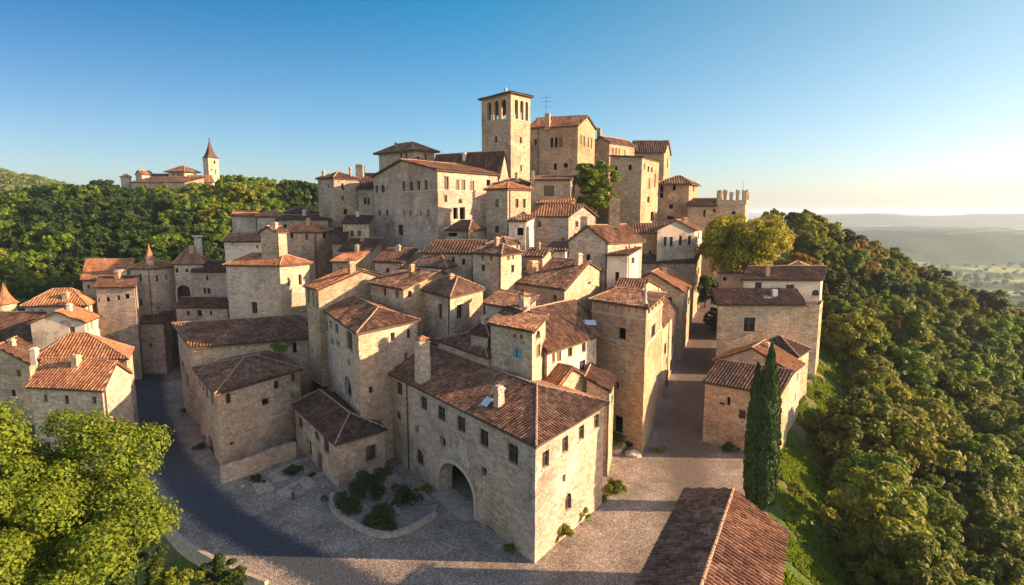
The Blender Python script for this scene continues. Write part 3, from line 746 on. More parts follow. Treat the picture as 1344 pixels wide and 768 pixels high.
house('broad_roof_house', 'house with broad orange brown roof and big square chimney', (798, 318), 97, (746.5, 316), (843, 314), 6,
  ('gable', 'R', 2.6), 'grey', 'roof', LA=176, RA=42, chims=[(806, 293, 16, 261, 'sq', 'warm'), (766, 310, 11, 284, 'sq', 'pale')], wins=[('L', 772, 340, 5, 12, 'v')])
house('round_wall_house', 'blank grey walled house under a stretched orange roof in the upper town', (746.5, 284), 105, (699, 282), (781, 284), 10,
  ('gable', 'L', 1.9), 'grey', 'rooforange', LA=170, RA=40)
house('balcony_house', 'small house with sunlit wall and overhanging canopy beside the slim tower', (690, 291), 101, (668, 292), (704, 290), 10,
  ('shed', 'L', 0.8), 'plaster', 'roof', LA=178, RA=55, wins=[('L', 683, 304, 8, 10, 'v')], chims=[(681, 288, 6, 281, 'sq', 'pale')])
house('slim_tower', 'slim square tower house with sunlit right side under an orange hip roof', (666, 248.5), 106, (638, 247.6), (697, 247.6), 12,
  ('hip', 'L', 1.2, 2.2, 2.2), 'warm', 'rooforange', LA=155, RA=30, cat='tower', pipes=[('R', 669)], wins=[('L', 652.5, 267, 5, 11, W), ('L', 652, 301, 5, 9, W), ('R', 678.5, 267, 4, 12, W), ('R', 688, 267, 4, 12, W)])
house('window_house', 'rose walled house with one double window beside the big green tree', (749, 237), 116, (697, 237.5), (754.5, 236), 14,
  ('shed', 'L', 1.0), 'warm', 'roof', LA=172, RA=60, wins=[('L', 720.5, 250.7, 14, 14, 's')], chims=[(699, 236, 5, 224, 'sq', 'warm')])
house('rear_house', 'low roofs squeezed between the bell tower and the slim tower', (690, 241), 120, (652, 240), (700, 238), 20,
  ('hip', 'L', 0.9, 2, 2), 'grey', 'roofdark', LA=165, RA=45)
pal = house('palace', 'great gabled stone palace with a row of top windows in mid town', (574, 223.5), 110, (490, 230), (653, 229.5), 14,
  ('gable', 'R', 2.7), 'grey', 'rooforange', LA=130, RA=49, over=0.6, cat='palace', bands=[('L', 250), ('R', 250)], wins=[
  ('L', 529.6, 244.5, 3.6, 13, 'v'), ('L', 539.7, 244.7, 4, 13, 'v'), ('L', 549.5, 244, 4, 13, 'v'), ('L', 559, 243, 4, 13, 'v'),
  ('L', 494.5, 248.5, 3.4, 11, W), ('L', 502.5, 248, 5, 11, 'a'), ('L', 498, 279.5, 3, 8, W), ('L', 508, 279.5, 3, 8, W), ('L', 530.5, 280, 2, 8, 'v'), ('L', 539, 280, 2, 8, 'v'), ('L', 552, 280, 2, 7, 'v'), ('L', 562, 280, 2.6, 9, 'v'),
  ('L', 508.5, 298, 2.6, 9, 'v'), ('L', 526, 302, 7, 14, 'h'), ('L', 532, 340, 4, 12, 'v'), ('L', 512, 338, 3, 9, 'v'),
  ('R', 586, 240.5, 6, 18, W), ('R', 600.5, 243, 5, 14, 's'), ('R', 608, 243, 5, 14, 's'), ('R', 619.5, 244, 6, 14, 's'), ('R', 585, 261, 4, 9, W), ('R', 604, 264, 5, 6, 'a'), ('R', 598, 280, 6, 15, 'v'), ('R', 607, 280, 7, 16, 'v'), ('R', 641, 240, 5, 8, 'v')])
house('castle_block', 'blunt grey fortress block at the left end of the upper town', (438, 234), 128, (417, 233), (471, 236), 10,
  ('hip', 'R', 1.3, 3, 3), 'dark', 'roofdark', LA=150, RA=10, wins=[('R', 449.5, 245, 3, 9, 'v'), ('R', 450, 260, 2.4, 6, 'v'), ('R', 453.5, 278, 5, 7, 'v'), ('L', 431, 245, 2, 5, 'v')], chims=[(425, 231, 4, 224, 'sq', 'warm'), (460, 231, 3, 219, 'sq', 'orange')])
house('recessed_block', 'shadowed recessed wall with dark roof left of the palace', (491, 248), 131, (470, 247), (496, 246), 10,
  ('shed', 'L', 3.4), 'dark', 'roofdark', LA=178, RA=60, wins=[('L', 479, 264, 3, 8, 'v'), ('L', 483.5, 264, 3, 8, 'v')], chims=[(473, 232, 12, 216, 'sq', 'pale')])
house('notched_house', 'small stone house with notched eaves and two square windows below the fortress', (484, 294), 118, (450, 294), (489, 292), 8,
  ('shed', 'L', 1.4), 'pale', 'roofdark', LA=178, RA=60, corbels=[('L', 7, 0.7)], wins=[('L', 462, 306.5, 4.5, 8, W), ('L', 471.5, 306.5, 5, 8, W), ('L', 463, 334, 4, 7, 'v')])
house('upper_block', 'square block with wide hipped roof showing above the palace gable', (543, 195), 140, (497, 200), (570, 199), 20,
  ('hip', 'L', 1.8, 4, 4), 'warm', 'roof', LA=140, RA=42, over=1.0, wins=[('L', 526.5, 205, 2.6, 8, 'v'), ('L', 533.5, 204.5, 2.6, 9, 'v'), ('R', 549, 208, 4, 5, W), ('R', 559, 206, 2.4, 8, 'v')], chims=[(520, 192, 3.5, 187, 'sq', 'warm')])
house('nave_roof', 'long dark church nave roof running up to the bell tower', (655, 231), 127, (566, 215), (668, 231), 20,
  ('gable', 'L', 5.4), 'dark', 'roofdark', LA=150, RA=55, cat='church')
bell = house('bell_tower', 'square stone bell tower with open arched belfry at the top of town', (670.5, 121), 135, (632, 128.5), (696, 128.5), 24,
  ('hip', 'L', 0.9, 3.2, 3.2), 'warm', 'roofdark', LA=130, RA=49, over=0.75, cat='bell tower', bands=[('L', 156.5), ('R', 156.5), ('LB', 156.5), ('RB', 156.5), ('L', 124), ('R', 124)], wins=
  [('L', 642.5, 146, 6.0, 24, 'ao'), ('L', 651.5, 144.5, 6.6, 25, 'ao'), ('L', 661, 143, 7.199999999999999, 26, 'ao'), ('R', 677.5, 143.5, 4.6, 26, 'ao'), ('R', 684.6, 145, 4.6, 26, 'ao'), ('R', 691, 146, 3.8, 25, 'ao'),
   ('LB', 'f', .12, .3, 52, 56.6, 'ao'), ('LB', 'f', .42, .6, 52, 56.6, 'ao'), ('LB', 'f', .72, .9, 52, 56.6, 'ao'), ('RB', 'f', .12, .3, 52, 56.6, 'ao'), ('RB', 'f', .42, .6, 52, 56.6, 'ao'), ('RB', 'f', .72, .9, 52, 56.6, 'ao'),
   ('L', 651, 183, 3.6, 9, 'a'), ('L', 653, 222, 3.6, 11, 'a'), ('R', 683.5, 184, 2.6, 9, 'a'), ('R', 684, 221, 2.2, 8, 'v')])
house('church_block', 'broad gabled block with a triple window right of the bell tower', (758.6, 165), 140, (694, 168.5), (781, 175), 22,
  ('gable', 'L', 2.6), 'orange', 'rooforange', LA=160, RA=50, cat='building', pipes=[('L', 707)], wins=[('L', 724.3, 187, 3.6, 13, 'v'), ('L', 730, 187, 3.6, 13, 'v'), ('L', 736, 187, 4.5, 13, 's'), ('L', 728.7, 218.8, 4, 8, 'v'), ('L', 742.5, 217, 5, 6, 'v'), ('L', 703, 187, 3, 8, 'v'),
  ('R', 762.5, 183.5, 2, 13, 's'), ('R', 766.5, 185.5, 3, 14, 's'), ('R', 772, 187, 2.4, 13, 's'), ('R', 776, 188.5, 2, 13, 's')], chims=[(718.7, 166, 8, 149, 'sq', 'orange')])
house('crest_block', 'sunlit block with small windows behind the gabled block on the crest', (800, 187), 150, (778, 188), (833, 196), 24,
  ('gable', 'R', 1.4), 'orange', 'roof', LA=160, RA=46, wins=[('R', 804, 198, 2.6, 9, 's'), ('R', 808.3, 198.6, 2.4, 9, 's'), ('R', 812.5, 199.2, 2.2, 8, 's'), ('R', 820, 201, 2, 7, 's')], chims=[(786, 187, 6, 168, 'sq', 'orange')])
house('dark_roof_block', 'tall block with steep dark roof standing highest on the right crest', (872, 200), 160, (827, 201), (879.5, 204), 24,
  ('gable', 'L', 3.2), 'orange', 'roofdark', LA=175, RA=62, wins=[('R', 876, 214, 2, 12, 's')], chims=[(836, 197, 3, 188, 'sq', 'warm')])
house('keep_block', 'massive square keep with a few high windows left of the curtain wall', (842.7, 207), 134, (801, 212), (865, 216), 18,
  ('shed', 'R', 0.5), 'orange', 'roof', LA=160, RA=60, wins=[('L', 827, 220, 4, 7, 'v'), ('L', 808.5, 221.5, 3.4, 6, 'v'), ('R', 846, 219, 1.8, 8, 's'), ('R', 851, 222, 2.2, 7, 'v'), ('R', 855.5, 223, 2, 7, 'v'), ('R', 852, 241, 2.4, 14, 's'), ('R', 859.5, 237, 1.8, 18, 's'), ('R', 856, 284, 4, 12, 'v'), ('R', 851, 262, 3, 8, 'v')])
house('hip_keep', 'lower castle block with overhanging hip roof in front of the crest', (904.7, 241), 146, (863, 242), (915.5, 242), 20,
  ('hip', 'L', 1.9, 3.2, 3.2), 'orange', 'roof', LA=170, RA=60, over=0.7, cat='castle', wins=[('L', 885, 246, 4, 8, 'v'), ('L', 868.5, 248, 4.5, 8, 'v'), ('L', 868.5, 256.5, 4.5, 7, 'v'), ('L', 881, 271, 5, 6, 'v'), ('L', 880, 286, 9, 4, 'v'), ('R', 910, 247, 2, 9, 's')])
house('curtain_wall_range', 'tile capped castle wall linking the hip roofed block to the battlemented tower', (941, 271), 142, (903, 271), (945, 270), 16,
  ('shed', 'L', 1.8), 'orange', 'roofdark', LA=178, RA=70, cat='castle wall', wins=[('L', 924.5, 280, 3, 9, 'v'), ('L', 938, 276.5, 4, 5, 'v')])
cren = house('battlement_tower', 'small tower crowned with weathered swallowtail battlements', (978.5, 268), 143, (941, 268), (982, 267.5), 14,
  ('flat', 0.02), 'warm', 'roofdark', LA=178, RA=50, cat='tower', bands=[('L', 268.5)], wins=[('L', 963, 279.5, 5, 4, 'v')])
mb = MB()
for f, cnt in (('L', 5), ('R', 3), ('LB', 3), ('RB', 0)):
    A, B = cren.faces[f]; d = (B-A).normalized(); n = Vector((d.y, -d.x, 0)); Z = Vector((0, 0, 1)); ln = (B-A).length
    mb.box(A+n*0.2+Z*0.11, d*ln, -n*0.7, Z*0.9)
    for q in range(cnt):
        if ln < 4 and q == 1: continue
        u = (ln-0.9)*q/(cnt-1); h = 2.2+0.3*math.sin(q*2.3); o = A+d*u+n*0.18+Z*1.0
        mb.box(o+d*.1, d*0.62, -n*0.6, Z*h*0.55)
        mb.box(o+Z*h*0.53, d*0.82, -n*0.6, Z*h*0.25); mb.box(o+Z*h*0.76+d*.02, d*0.26, -n*0.6, Z*h*0.3); mb.box(o+Z*h*0.76+d*0.54, d*0.26, -n*0.6, Z*h*0.24)
mb.build('battlement', M['warm'], cren.root)
mb = MB(); p = aty(975, 255, 143.5); mb.tube([p, p+Vector((0, 0, 3.2))], [0.05, 0.03], 5); mb.build('mast', M['iron'], cren.root)

# left town
g6 = house('gate_tower_house', 'sunlit tower house with a cone topped turret beside the arched gate', (196.5, 353), 116, (171, 353.5), (229, 350), -0.5,
  ('hip', 'R', 1.4, 1.8, 1.8), 'pale', 'rooforange', LA=172, RA=30, cat='tower', wins=[('L', 183.8, 365, 4, 9, W), ('L', 184.5, 397, 4, 9, W), ('R', 206.5, 365.5, 3.6, 9, W), ('R', 218.5, 364, 3, 7, 'v'), ('R', 208, 405, 4, 4, 'v')])
house('arch_gate_house', 'gate house with a deep dark archway and patched orange roof', (266, 346), 119, (228.5, 349), (272, 343), -0.5,
  ('hip', 'L', 2.6, 2, 2), 'pale', 'rooforange', LA=186, RA=60, cat='gatehouse', wins=[('L', 241, 386, 18, 24, 'ao'), ('L', 232, 355, 4, 6, 'v'), ('L', 245, 355, 4, 5, 'v')])
house('flat_house', 'pale house with a double window right of the dark archway', (297, 358), 117, (253, 356), (301, 356), -0.5,
  ('shed', 'L', 1.6), 'grey', 'roofdark', LA=178, RA=60, wins=[('L', 272, 365, 3, 7, 'v'), ('L', 268.6, 382, 3, 8, W), ('L', 274, 382, 4, 8, W)], chims=[(262, 345, 12, 309, 'round', 'pale')])
house('lean_to', 'low ruined lean to with dark roof under the arched gate', (298, 405), 108, (231, 401), (304, 402), -0.5,
  ('shed', 'L', .9), 'grey', 'roofdark', LA=176, RA=60, auto=False, wins=[('L', 247, 411, 4, 6, 'v'), ('L', 262, 411, 6, 8, 'v'), ('L', 277, 411, 3, 6, 'v')])
house('slot_house', 'grey house with a row of four small square windows', (176, 378), 108, (126, 381), (180, 376), -0.5,
  ('shed', 'L', 1.4), 'grey', 'roofdark', LA=184, RA=50, wins=[('L', 129, 394, 4, 6, 'v'), ('L', 141.7, 393, 5, 6, 'v'), ('L', 155.6, 391, 4, 6, 'v'), ('L', 167, 389, 6, 6, 'v')])
house('orange_roof_house', 'house with bright orange roof behind the four window grey house', (170, 368), 116, (108, 369), (176, 366), 0,
  ('shed', 'L', 3.4), 'warm', 'rooforange', LA=178, RA=60, chims=[(159, 368, 12, 354, 'sq', 'plaster')])
house('white_house', 'white plastered house with wide orange hip roof at the far left', (112, 399), 104, (32, 405), (125, 387), 0,
  ('hip', 'L', 2.2, 3, 4), 'plaster', 'rooforange', wins=[('L', 42, 410, 5, 7, 'v'), ('L', 54, 409.5, 5, 7, 'v'), ('R', 117, 405, 3, 10, 's')], over=0.6, LA=186, RA=62, chims=[(87, 392, 8, 383, 'sq', 'orange')])
house('white_house', 'smaller white house with orange gable roof in front of the wide hipped one', (111, 424), 94, (40, 428), (130, 411), 0,
  ('gable', 'R', 1.8), 'plaster', 'rooforange', LA=186, RA=66, over=0.35, wins=[('L', 95, 434.5, 7, 11, 's'), ('L', 59, 424, 7, 7, 'v'), ('R', 115.5, 430, 2.4, 10, 's'), ('R', 121, 427, 2.4, 10, 's')])
house('road_wall_house', 'dark roofed house stepping down the outer side of the road', (165, 430), 116, (120, 424), (199, 413), -0.5,
  ('shed', 'R', 2.6), 'grey', 'roofdark', LA=150, over=0.3, wins=[('R', 176, 437, 4, 6, 'v'), ('R', 187, 433, 3, 6, 'v')], RA=60)
house('ribbed_house', 'house with very coarse orange ribbed roof above the road', (166, 470), 76, (48, 468), (173, 441), -0.5,
  ('hip', 'L', 2.6, 5.5, 4), 'pale', 'rooforange', LA=182, RA=66, over=0.3, chims=[(46, 470, 9, 456, 'sq', 'plaster')])
house('chapel_house', 'house with wide orange roof and a tall arched window beside the road', (134, 512), 67.5, (40, 500), (170, 492), -0.5,
  ('gable', 'L', 2.4), 'pale', 'rooforange', LA=172, RA=62, rmin=7.5, over=0.35, cat='chapel', wins=[('R', 150.5, 585, 18, 56, 'ao'), ('R', 146, 585, 1, 1, 'x')] [:1])
house('edge_house', 'shadowed house with long dark roof slope at the left edge', (38, 478), 84, (-40, 474), (60, 455), 0,
  ('gable', 'R', 2.6), 'warm', 'roofdark', LA=178, RA=60)
house('edge_house', 'low house with dark tiled roof beside the cone roofed turret', (44, 446), 96, (-40, 450), (60, 432), 0,
  ('shed', 'L', 3.4), 'warm', 'roofdark', LA=184, RA=62)
# upper left ruins
house('ruined_house', 'half ruined grey house with a tiny arched window left of the turret', (345, 318), 112, (294, 314), (352, 314), 8,
  ('shed', 'L', 1.2), 'plaster', 'roof', LA=178, RA=60, amp=0.12, bands=[('L', 322)], wins=[('L', 305, 318.5, 4, 7, 'a'), ('L', 338, 324, 3, 4, 'v')])
house('orange_roof_house', 'house with a drainpipe down its corner and red orange hip roof', (411, 305), 118, (366, 302), (437, 305), 6,
  ('hip', 'L', 1.6, 2, 3), 'grey', 'rooforange', LA=176, RA=25, pipes=[('R', 413)], wins=[('L', 402.5, 311, 4, 8, W), ('L', 383, 308, 4, 10, 'v'), ('R', 426, 309.5, 5, 7, W)])
house('small_hut', 'small blue grey hut with rough orange roof at the forest edge', (336, 284), 132, (304, 283.5), (340, 282), 8,
  ('shed', 'L', 0.9), 'grey', 'rooforange', LA=178, RA=60)
house('small_hut', 'low hut with orange hip roof and a dark doorway below the fortress', (366, 285), 130, (337, 284), (378, 284), 8,
  ('hip', 'L', 1.2, 2, 2), 'grey', 'rooforange', LA=176, RA=40, wins=[('L', 363.5, 291, 4, 6, 'v')])
house('long_shed', 'long flat roofed shed below the fortress block', (430, 289), 127, (364, 291), (436, 287), 8,
  ('shed', 'L', 0.8), 'dark', 'roofdark', LA=182, RA=60)
house('low_roofs_house', 'low grey roofed house right of the drainpipe house', (452, 320), 114, (436, 318), (458, 318), 6,
  ('shed', 'L', 2.8), 'grey', 'roofdark', LA=178, RA=60)

# right side of the street
H51c = house('slope_house', 'low stone house with mixed dark and orange roof behind the cypress', (1021, 519), 71.5, (925.5, 502), (1037, 488), -0.5,
  ('shed', 'L', 1.5), 'warm', 'roofdark', LA=143, RA=48, over=0.4, wins=[('L', 956.5, 526.5, 4, 11, 'v'), ('L', 974, 544, 9, 12, W), ('L', 948, 530, 7, 3, 'v')])
house('slope_house', 'orange gabled house rising behind the low one at the cypress', (1038, 489), 79, (939, 473), (1052, 462), -2,
  ('gable', 'R', 2.6), 'pale', 'rooforange', LA=141, RA=48, over=0.45, wins=[('L', 954, 479, 5, 3, 'v'), ('L', 1020, 486, 3, 3, 'v')])
house('slope_house', 'house with dark hip roof between the orange gable and the big rubble wall', (1047, 468), 86, (985, 460), (1062, 453), -3,
  ('hip', 'L', 2.0, 3.5, 3), 'warm', 'roofdark', LA=145, RA=45, over=0.3)
H52 = house('terrace_house', 'big rubble walled house with double window and dark ribbed roof', (1076, 401), 97, (943, 400.5), (1080, 385), -4,
  ('flat', 0.02), 'warm', 'roofdark', LA=179, RA=50, wins=[('L', 983.5, 426, 15, 19, 'h')])
house('terrace_upper_storey', 'set back upper storey with white wall and long dark ribbed roof', (1077.5, 368), 102, (976, 367.5), (1080.5, 364), 10,
  ('shed', 'L', 1.6), 'plaster', 'roofdark', LA=179.5, RA=50, over=0.5, cat='storey', wins=[('L', 995.5, 375, 9, 9, 'w'), ('L', 1037, 377.5, 11, 8, W), ('L', 1071, 384.5, 11, 8, 'a')], chims=[(1007, 362, 6, 347, 'sq', 'orange')])
house('orange_roof_house', 'house with faded orange hip roof behind the timber terrace', (996, 358), 112, (944, 358), (1004, 354), 6,
  ('hip', 'L', 2.4, 3.6, 3.6), 'warm', 'rooforange', LA=176, RA=60)
house('red_roof_house', 'little house whose red roof just shows above the long ribbed one', (1060, 356), 112, (1024, 356), (1068, 354), 2,
  ('hip', 'L', 1.4, 2.4, 2.4), 'warm', 'rooforange', LA=176, RA=30)

# small houses filling the stepped middle of the town
for args in (
 ('stepped_house', 'tiny house with brown roof filling the gap under the palace corner', (585, 352), 88, (540, 349), (602, 346), 6, ('hip', 'L', 1.4, 2, 2), 'warm', 'roof', dict(LA=150, RA=50)),
 ('stepped_house', 'low brown roofed house left of the long dark roofed one', (528, 345), 92, (492, 346), (545, 341), 6, ('shed', 'L', 1.6), 'grey', 'roofdark', dict(LA=172, RA=52)),
 ('stepped_house', 'small sunlit house in the shade line behind the narrow tower', (712, 338), 92, (690, 338), (728, 334), 8, ('gable', 'L', 1.0), 'warm', 'roof', dict(LA=165, RA=50)),
 ('stepped_house', 'pale little house stepping up beside the round grey wall', (742, 330), 96, (716, 329), (752, 326), 8, ('shed', 'L', 1.0), 'plaster', 'roof', dict(LA=170, RA=55)),
 ('stepped_house', 'small house with brown roof between the two upper towers', (664, 322), 95, (640, 322), (682, 317), 8, ('hip', 'L', 1.0, 1.6, 1.6), 'pale', 'roof', dict(LA=160, RA=50)),
 ('stepped_house', 'low house with orange roof right of the drainpipe house', (462, 345), 102, (436, 342), (486, 342), 4, ('shed', 'L', 1.6), 'warm', 'rooforange', dict(LA=160, RA=40)),
 ('stepped_house', 'low grey house at the foot of the notched house', (487, 330), 108, (446, 331), (500, 328), 6, ('shed', 'L', 1.8), 'grey', 'roofdark', dict(LA=174, RA=50)),
 ('stepped_house', 'small brown roofed house beside the shaded double window house', (640, 442), 68, (618, 440), (652, 436), 2, ('hip', 'L', 1.0, 1.5, 1.5), 'grey', 'roofdark', dict(LA=135, RA=50)),
 ('stepped_house', 'shallow house under the crest with a dark roof left of the big green tree', (748, 268), 112, (706, 268), (756, 265), 14, ('shed', 'L', 1.2), 'warm', 'rooforange', dict(LA=172, RA=50)),
 ('stepped_house', 'little house squeezed behind the hut below the fortress', (404, 280), 136, (374, 281), (414, 279), 8, ('hip', 'L', 1.2, 1.6, 1.6), 'grey', 'roofdark', dict(LA=172, RA=40)),
 ('stepped_house', 'small dark roofed house in the back row at the far left', (66, 398), 118, (40, 400), (104, 388), 0, ('hip', 'L', 1.6, 2, 2), 'grey', 'roofdark', dict(LA=180, RA=60)),
 ('stepped_house', 'low shed roofed house between the slot windowed house and the gate tower', (214, 425), 112, (182, 424), (226, 418), -.5, ('shed', 'L', 1.2), 'grey', 'roofdark', dict(LA=176, RA=60)),
): house(*args[:10], **args[10])
# ---------------------------------------------------------------- absorb pieces that belong to another house
def absorb(label, into):
    H = HOUSES[label]; r = H.root
    for ch in list(r.children):
        ch.parent = into.root; ch.location = Vector(ch.location)+Vector(r.location)-Vector(into.root.location)
    bpy.data.objects.remove(r)
absorb('small tiled turret rising from the roof of the square tower house', H5)
for ch in H5.root.children:
    pass
absorb('set back upper storey with white wall and long dark ribbed roof', H52)
# lower ribbed roof, timber terrace and flashing of the terrace house
def P3(px, py, D): return aty(px, py, D)
z0 = H52.ze
a = H52.L+Vector((-0.4, -0.4, 0.15)); b = aty(1058, 400, 97)+Vector((0, -0.4, 0)); b.z = a.z
hz = aty(1000, 379, 101.5).z
c = Vector((b.x+0.6, b.y+5.0, hz)); d_ = Vector((a.x+0.4, a.y+5.0, hz))
mb = MB(); tiles(mb, [a, b, c, d_], 80, 0, 3); mb.build('roof', [M['roofdark'], M['under']], H52.root)
mb = MB()
t0 = aty(948, 379, 102.3); t1 = aty(975, 379, 102.3)
for k in range(19):
    p = t0.lerp(t1, k/18); mb.box(p+Vector((0, 0, -1.2)), (0.1, 0, 0), (0, 0.06, 0), (0, 0, 2.6))
mb.box(t0+Vector((0, -0.07, 1.3)), t1-t0, (0, 0.12, 0), (0, 0, 0.12)); mb.box(t0+Vector((0, -0.07, 0.1)), t1-t0, (0, 0.12, 0), (0, 0, 0.12))
mb.build('terrace_railing', M['woodlight'], H52.root)
mb = MB(); p = aty(1003, 392, 98.6); mb.box(p, (1.6, 0, 0), (0, 1.6, .55), (0, 0, .12)); mb.box(p+Vector((1.7, .4, 0)), (.8, 0, 0), (0, .7, 0), (0, 0, 1.5)); mb.build('skylight', M['whitemetal'], H52.root)
# flashing beside the chimney of the front building
p = roof_hit(front, 645, 535); mb = MB(); mb.box(p+Vector((-.5, -.2, .12)), front.dl*1.1, front.dr*1.1+Vector((0, 0, .55)), (0, 0, .05)); mb.build('flashing', M['whitemetal'], front.root)
p = roof_hit(H38, 772, 428); mb = MB(); mb.box(p+Vector((-.9, -.2, .15)), (2.0, 0.2, 0), (0, .8, .3), (0, 0, .25)); mb.build('flashing', M['whitemetal'], H38.root)
# finial on the corner tower, on belfry
mb = MB(); p = aty(846.7, 404, 73.4); p.z = H36.ze+0.6; mb.tube([p, p+Vector((0, 0, .5)), p+Vector((0, 0, .9)), p+Vector((0, 0, 1.3)), p+Vector((0, 0, 1.6)), p+Vector((0, 0, 2.3)), p+Vector((0, 0, 2.6))], [.3, .18, .22, .12, .24, .14, .03], 8)
mb.build('finial', M['sill'], H36.root)
mb = MB(); p = (bell.L+bell.R)/2; p.z = bell.ze+1.1; mb.tube([p, p+Vector((0, 0, .5)), p+Vector((0, 0, .9)), p+Vector((0, 0, 1.5))], [.45, .3, .42, .1], 8); mb.build('finial', M['sill'], bell.root)
# bells in the belfry
for k in (-1, 1):
    mb = MB(); p = (bell.L+bell.R)/2+Vector((k*1.3, k*.6, 0)); p.z = aty(670, 141, 135).z
    mb.tube([p+Vector((0, 0, z)) for z in (0, .15, .6, 1.0, 1.15)], [.75, .62, .45, .35, .1], 12); mb.build('bell', M['iron'], bell.root)
# tv antenna on the church block
H = HOUSES['broad gabled block with a triple window right of the bell tower']
mb = MB(); p = aty(716.5, 160, 143); mb.tube([p, p+Vector((0, 0, 6.4))], [.05, .04], 5)
for k, l in ((5.6, 1.2), (4.6, 1.5), (3.4, 1.0)): mb.tube([p+Vector((-l, 0, k)), p+Vector((l, 0, k+.2))], [.035, .035], 4)
mb.build('antenna', M['iron'], H.root)

def spire(root, c, r, z, h, mat, n=8, name='spire', flare=1.12):
    mb = MB(); mb.tube([Vector((c.x, c.y, z)), Vector((c.x, c.y, z+h*.12)), Vector((c.x, c.y, z+h*.5)), Vector((c.x, c.y, z+h))], [r*flare, r*.82, r*.36, .04], n)
    return mb.build(name, mat, root)
# cone topped turret on the gate tower house
p = aty(197.5, 352, 117.5); g = MB(); g.tube([p+Vector((0, 0, -.6)), p+Vector((0, 0, 2.0))], [.75, .7], 10); g.build('turret', M['pale'], g6.root)
spire(g6.root, p, 1.0, p.z+2.0, 2.9, M['rooforange'], 10, 'cone_roof')
# cone roofed turret at the left edge
p = aty(7, 398, 112); rt = empty('round_turret', (p.x, p.y, -.5), 'round turret with tall orange cone roof at the left edge of town', 'turret')
g = MB(); g.tube([Vector((p.x, p.y, z)) for z in (-.5, 6, p.z)], [1.9, 1.8, 1.7], 16); g.build('wall', M['pale'], rt); spire(rt, p, 1.95, p.z, 4.2, M['rooforange'], 12, 'cone_roof', 1.15)
p = aty(7, 372.5, 112); g = MB(); g.tube([p-Vector((0, 0, .6)), p+Vector((0, 0, .6))], [.05, .03], 5); g.build('finial', M['iron'], rt)
# near barn, ridge running along the street
dL = Vector((math.cos(math.radians(131)), math.sin(math.radians(131)), 0)); dR = Vector((math.cos(math.radians(61.5)), math.sin(math.radians(61.5)), 0))
FR = atz(1026, 700, 7.6); Cb = FR-dR*17; Lb = Cb+dL*8.2
barn = house('barn', 'tile roofed barn in the right foreground beside the street and cypress', proj(Cb), 1, proj(Lb), proj(FR), -6,
  ('gable', 'R', 1.6), 'warm', 'roof', ze=7.6, over=0.4, cat='barn')
# hilltop chapel group
Dh = 262
sp = house('spire_tower', 'sunlit chapel tower with tall pointed spire on the forested hill', (272.8, 207.5), Dh, (266, 208), (286.5, 208), 38, ('flat', 0.02), 'pale', 'roofdark', LA=150, RA=20, cat='chapel tower',
  wins=[('R', 281.5, 213, 2.5, 4, 'v'), ('R', 277.5, 223, 2, 2, 'v'), ('R', 283, 226, 1.4, 6, 'v')], bands=[('L', 208.5), ('R', 208.5)])
cc = (sp.L+sp.R)/2; g = MB(); hh = aty(273.6, 183, Dh).z-sp.ze
q = [sp.C, sp.R, sp.B, sp.L]
def ring(s, z): return [Vector((cc.x+(v.x-cc.x)*s, cc.y+(v.y-cc.y)*s, z)) for v in q]
prev = ring(1.12, sp.ze+.1)
for s, k in ((.8, .14), (.55, .34), (.3, .62), (.04, 1.0)):
    cur = ring(s, sp.ze+.1+hh*k)
    for i in range(4): g.quad(prev[i], prev[(i+1) % 4], cur[(i+1) % 4], cur[i])
    prev = cur
g.tube([Vector((cc.x, cc.y, sp.ze+hh-.3)), Vector((cc.x, cc.y, sp.ze+hh+1.2))], [.12, .3], 6)
g.build('spire', M['roofdark'], sp.root)
house('villa', 'hilltop villa block with wide overhanging hip roof left of the spire', (241.8, 223.6), Dh-4, (221, 223.8), (257.5, 225.3), 36, ('hip', 'L', 1.8, 3, 3), 'pale', 'roof', LA=165, RA=40, over=1.3, cat='villa',
  wins=[('L', 227.5, 230, 1.8, 7, 'v'), ('L', 234, 231, 1.8, 6, 'v'), ('L', 238, 231, 1.8, 6, 'v'), ('R', 247, 233, 2, 5, 's')])
house('villa_wing', 'low wing wall running left under the hilltop villa', (242, 239.5), Dh-12, (172, 240), (268, 239.5), 34, ('shed', 'L', 2.2), 'grey', 'roofdark', LA=176, RA=30, cat='villa wing')
house('villa_house', 'small gabled house with sunlit wall at the left of the hilltop group', (186, 229), Dh-2, (178, 229), (201, 231), 36, ('gable', 'R', 1.8), 'pale', 'roof', LA=150, RA=20, cat='villa')
house('villa_hut', 'tiny hut at the far left end of the hilltop group', (168, 232), Dh-2, (158, 232), (172, 232), 36, ('hip', 'L', 1.0, 1, 1), 'pale', 'roof', LA=160, RA=30, cat='hut')
house('villa_range', 'low dark roofed range between the hilltop villa and the gabled house', (222, 233), Dh+3, (196, 233), (228, 232), 36, ('gable', 'L', 1.6), 'grey', 'roofdark', LA=174, RA=40, cat='villa wing')
house('villa_wing', 'sunlit low wing with brown roof at the foot of the spire', (250, 237), Dh-8, (246, 236.5), (279, 237), 36, ('gable', 'R', 2.0), 'pale', 'rooforange', LA=150, RA=12, cat='villa wing')

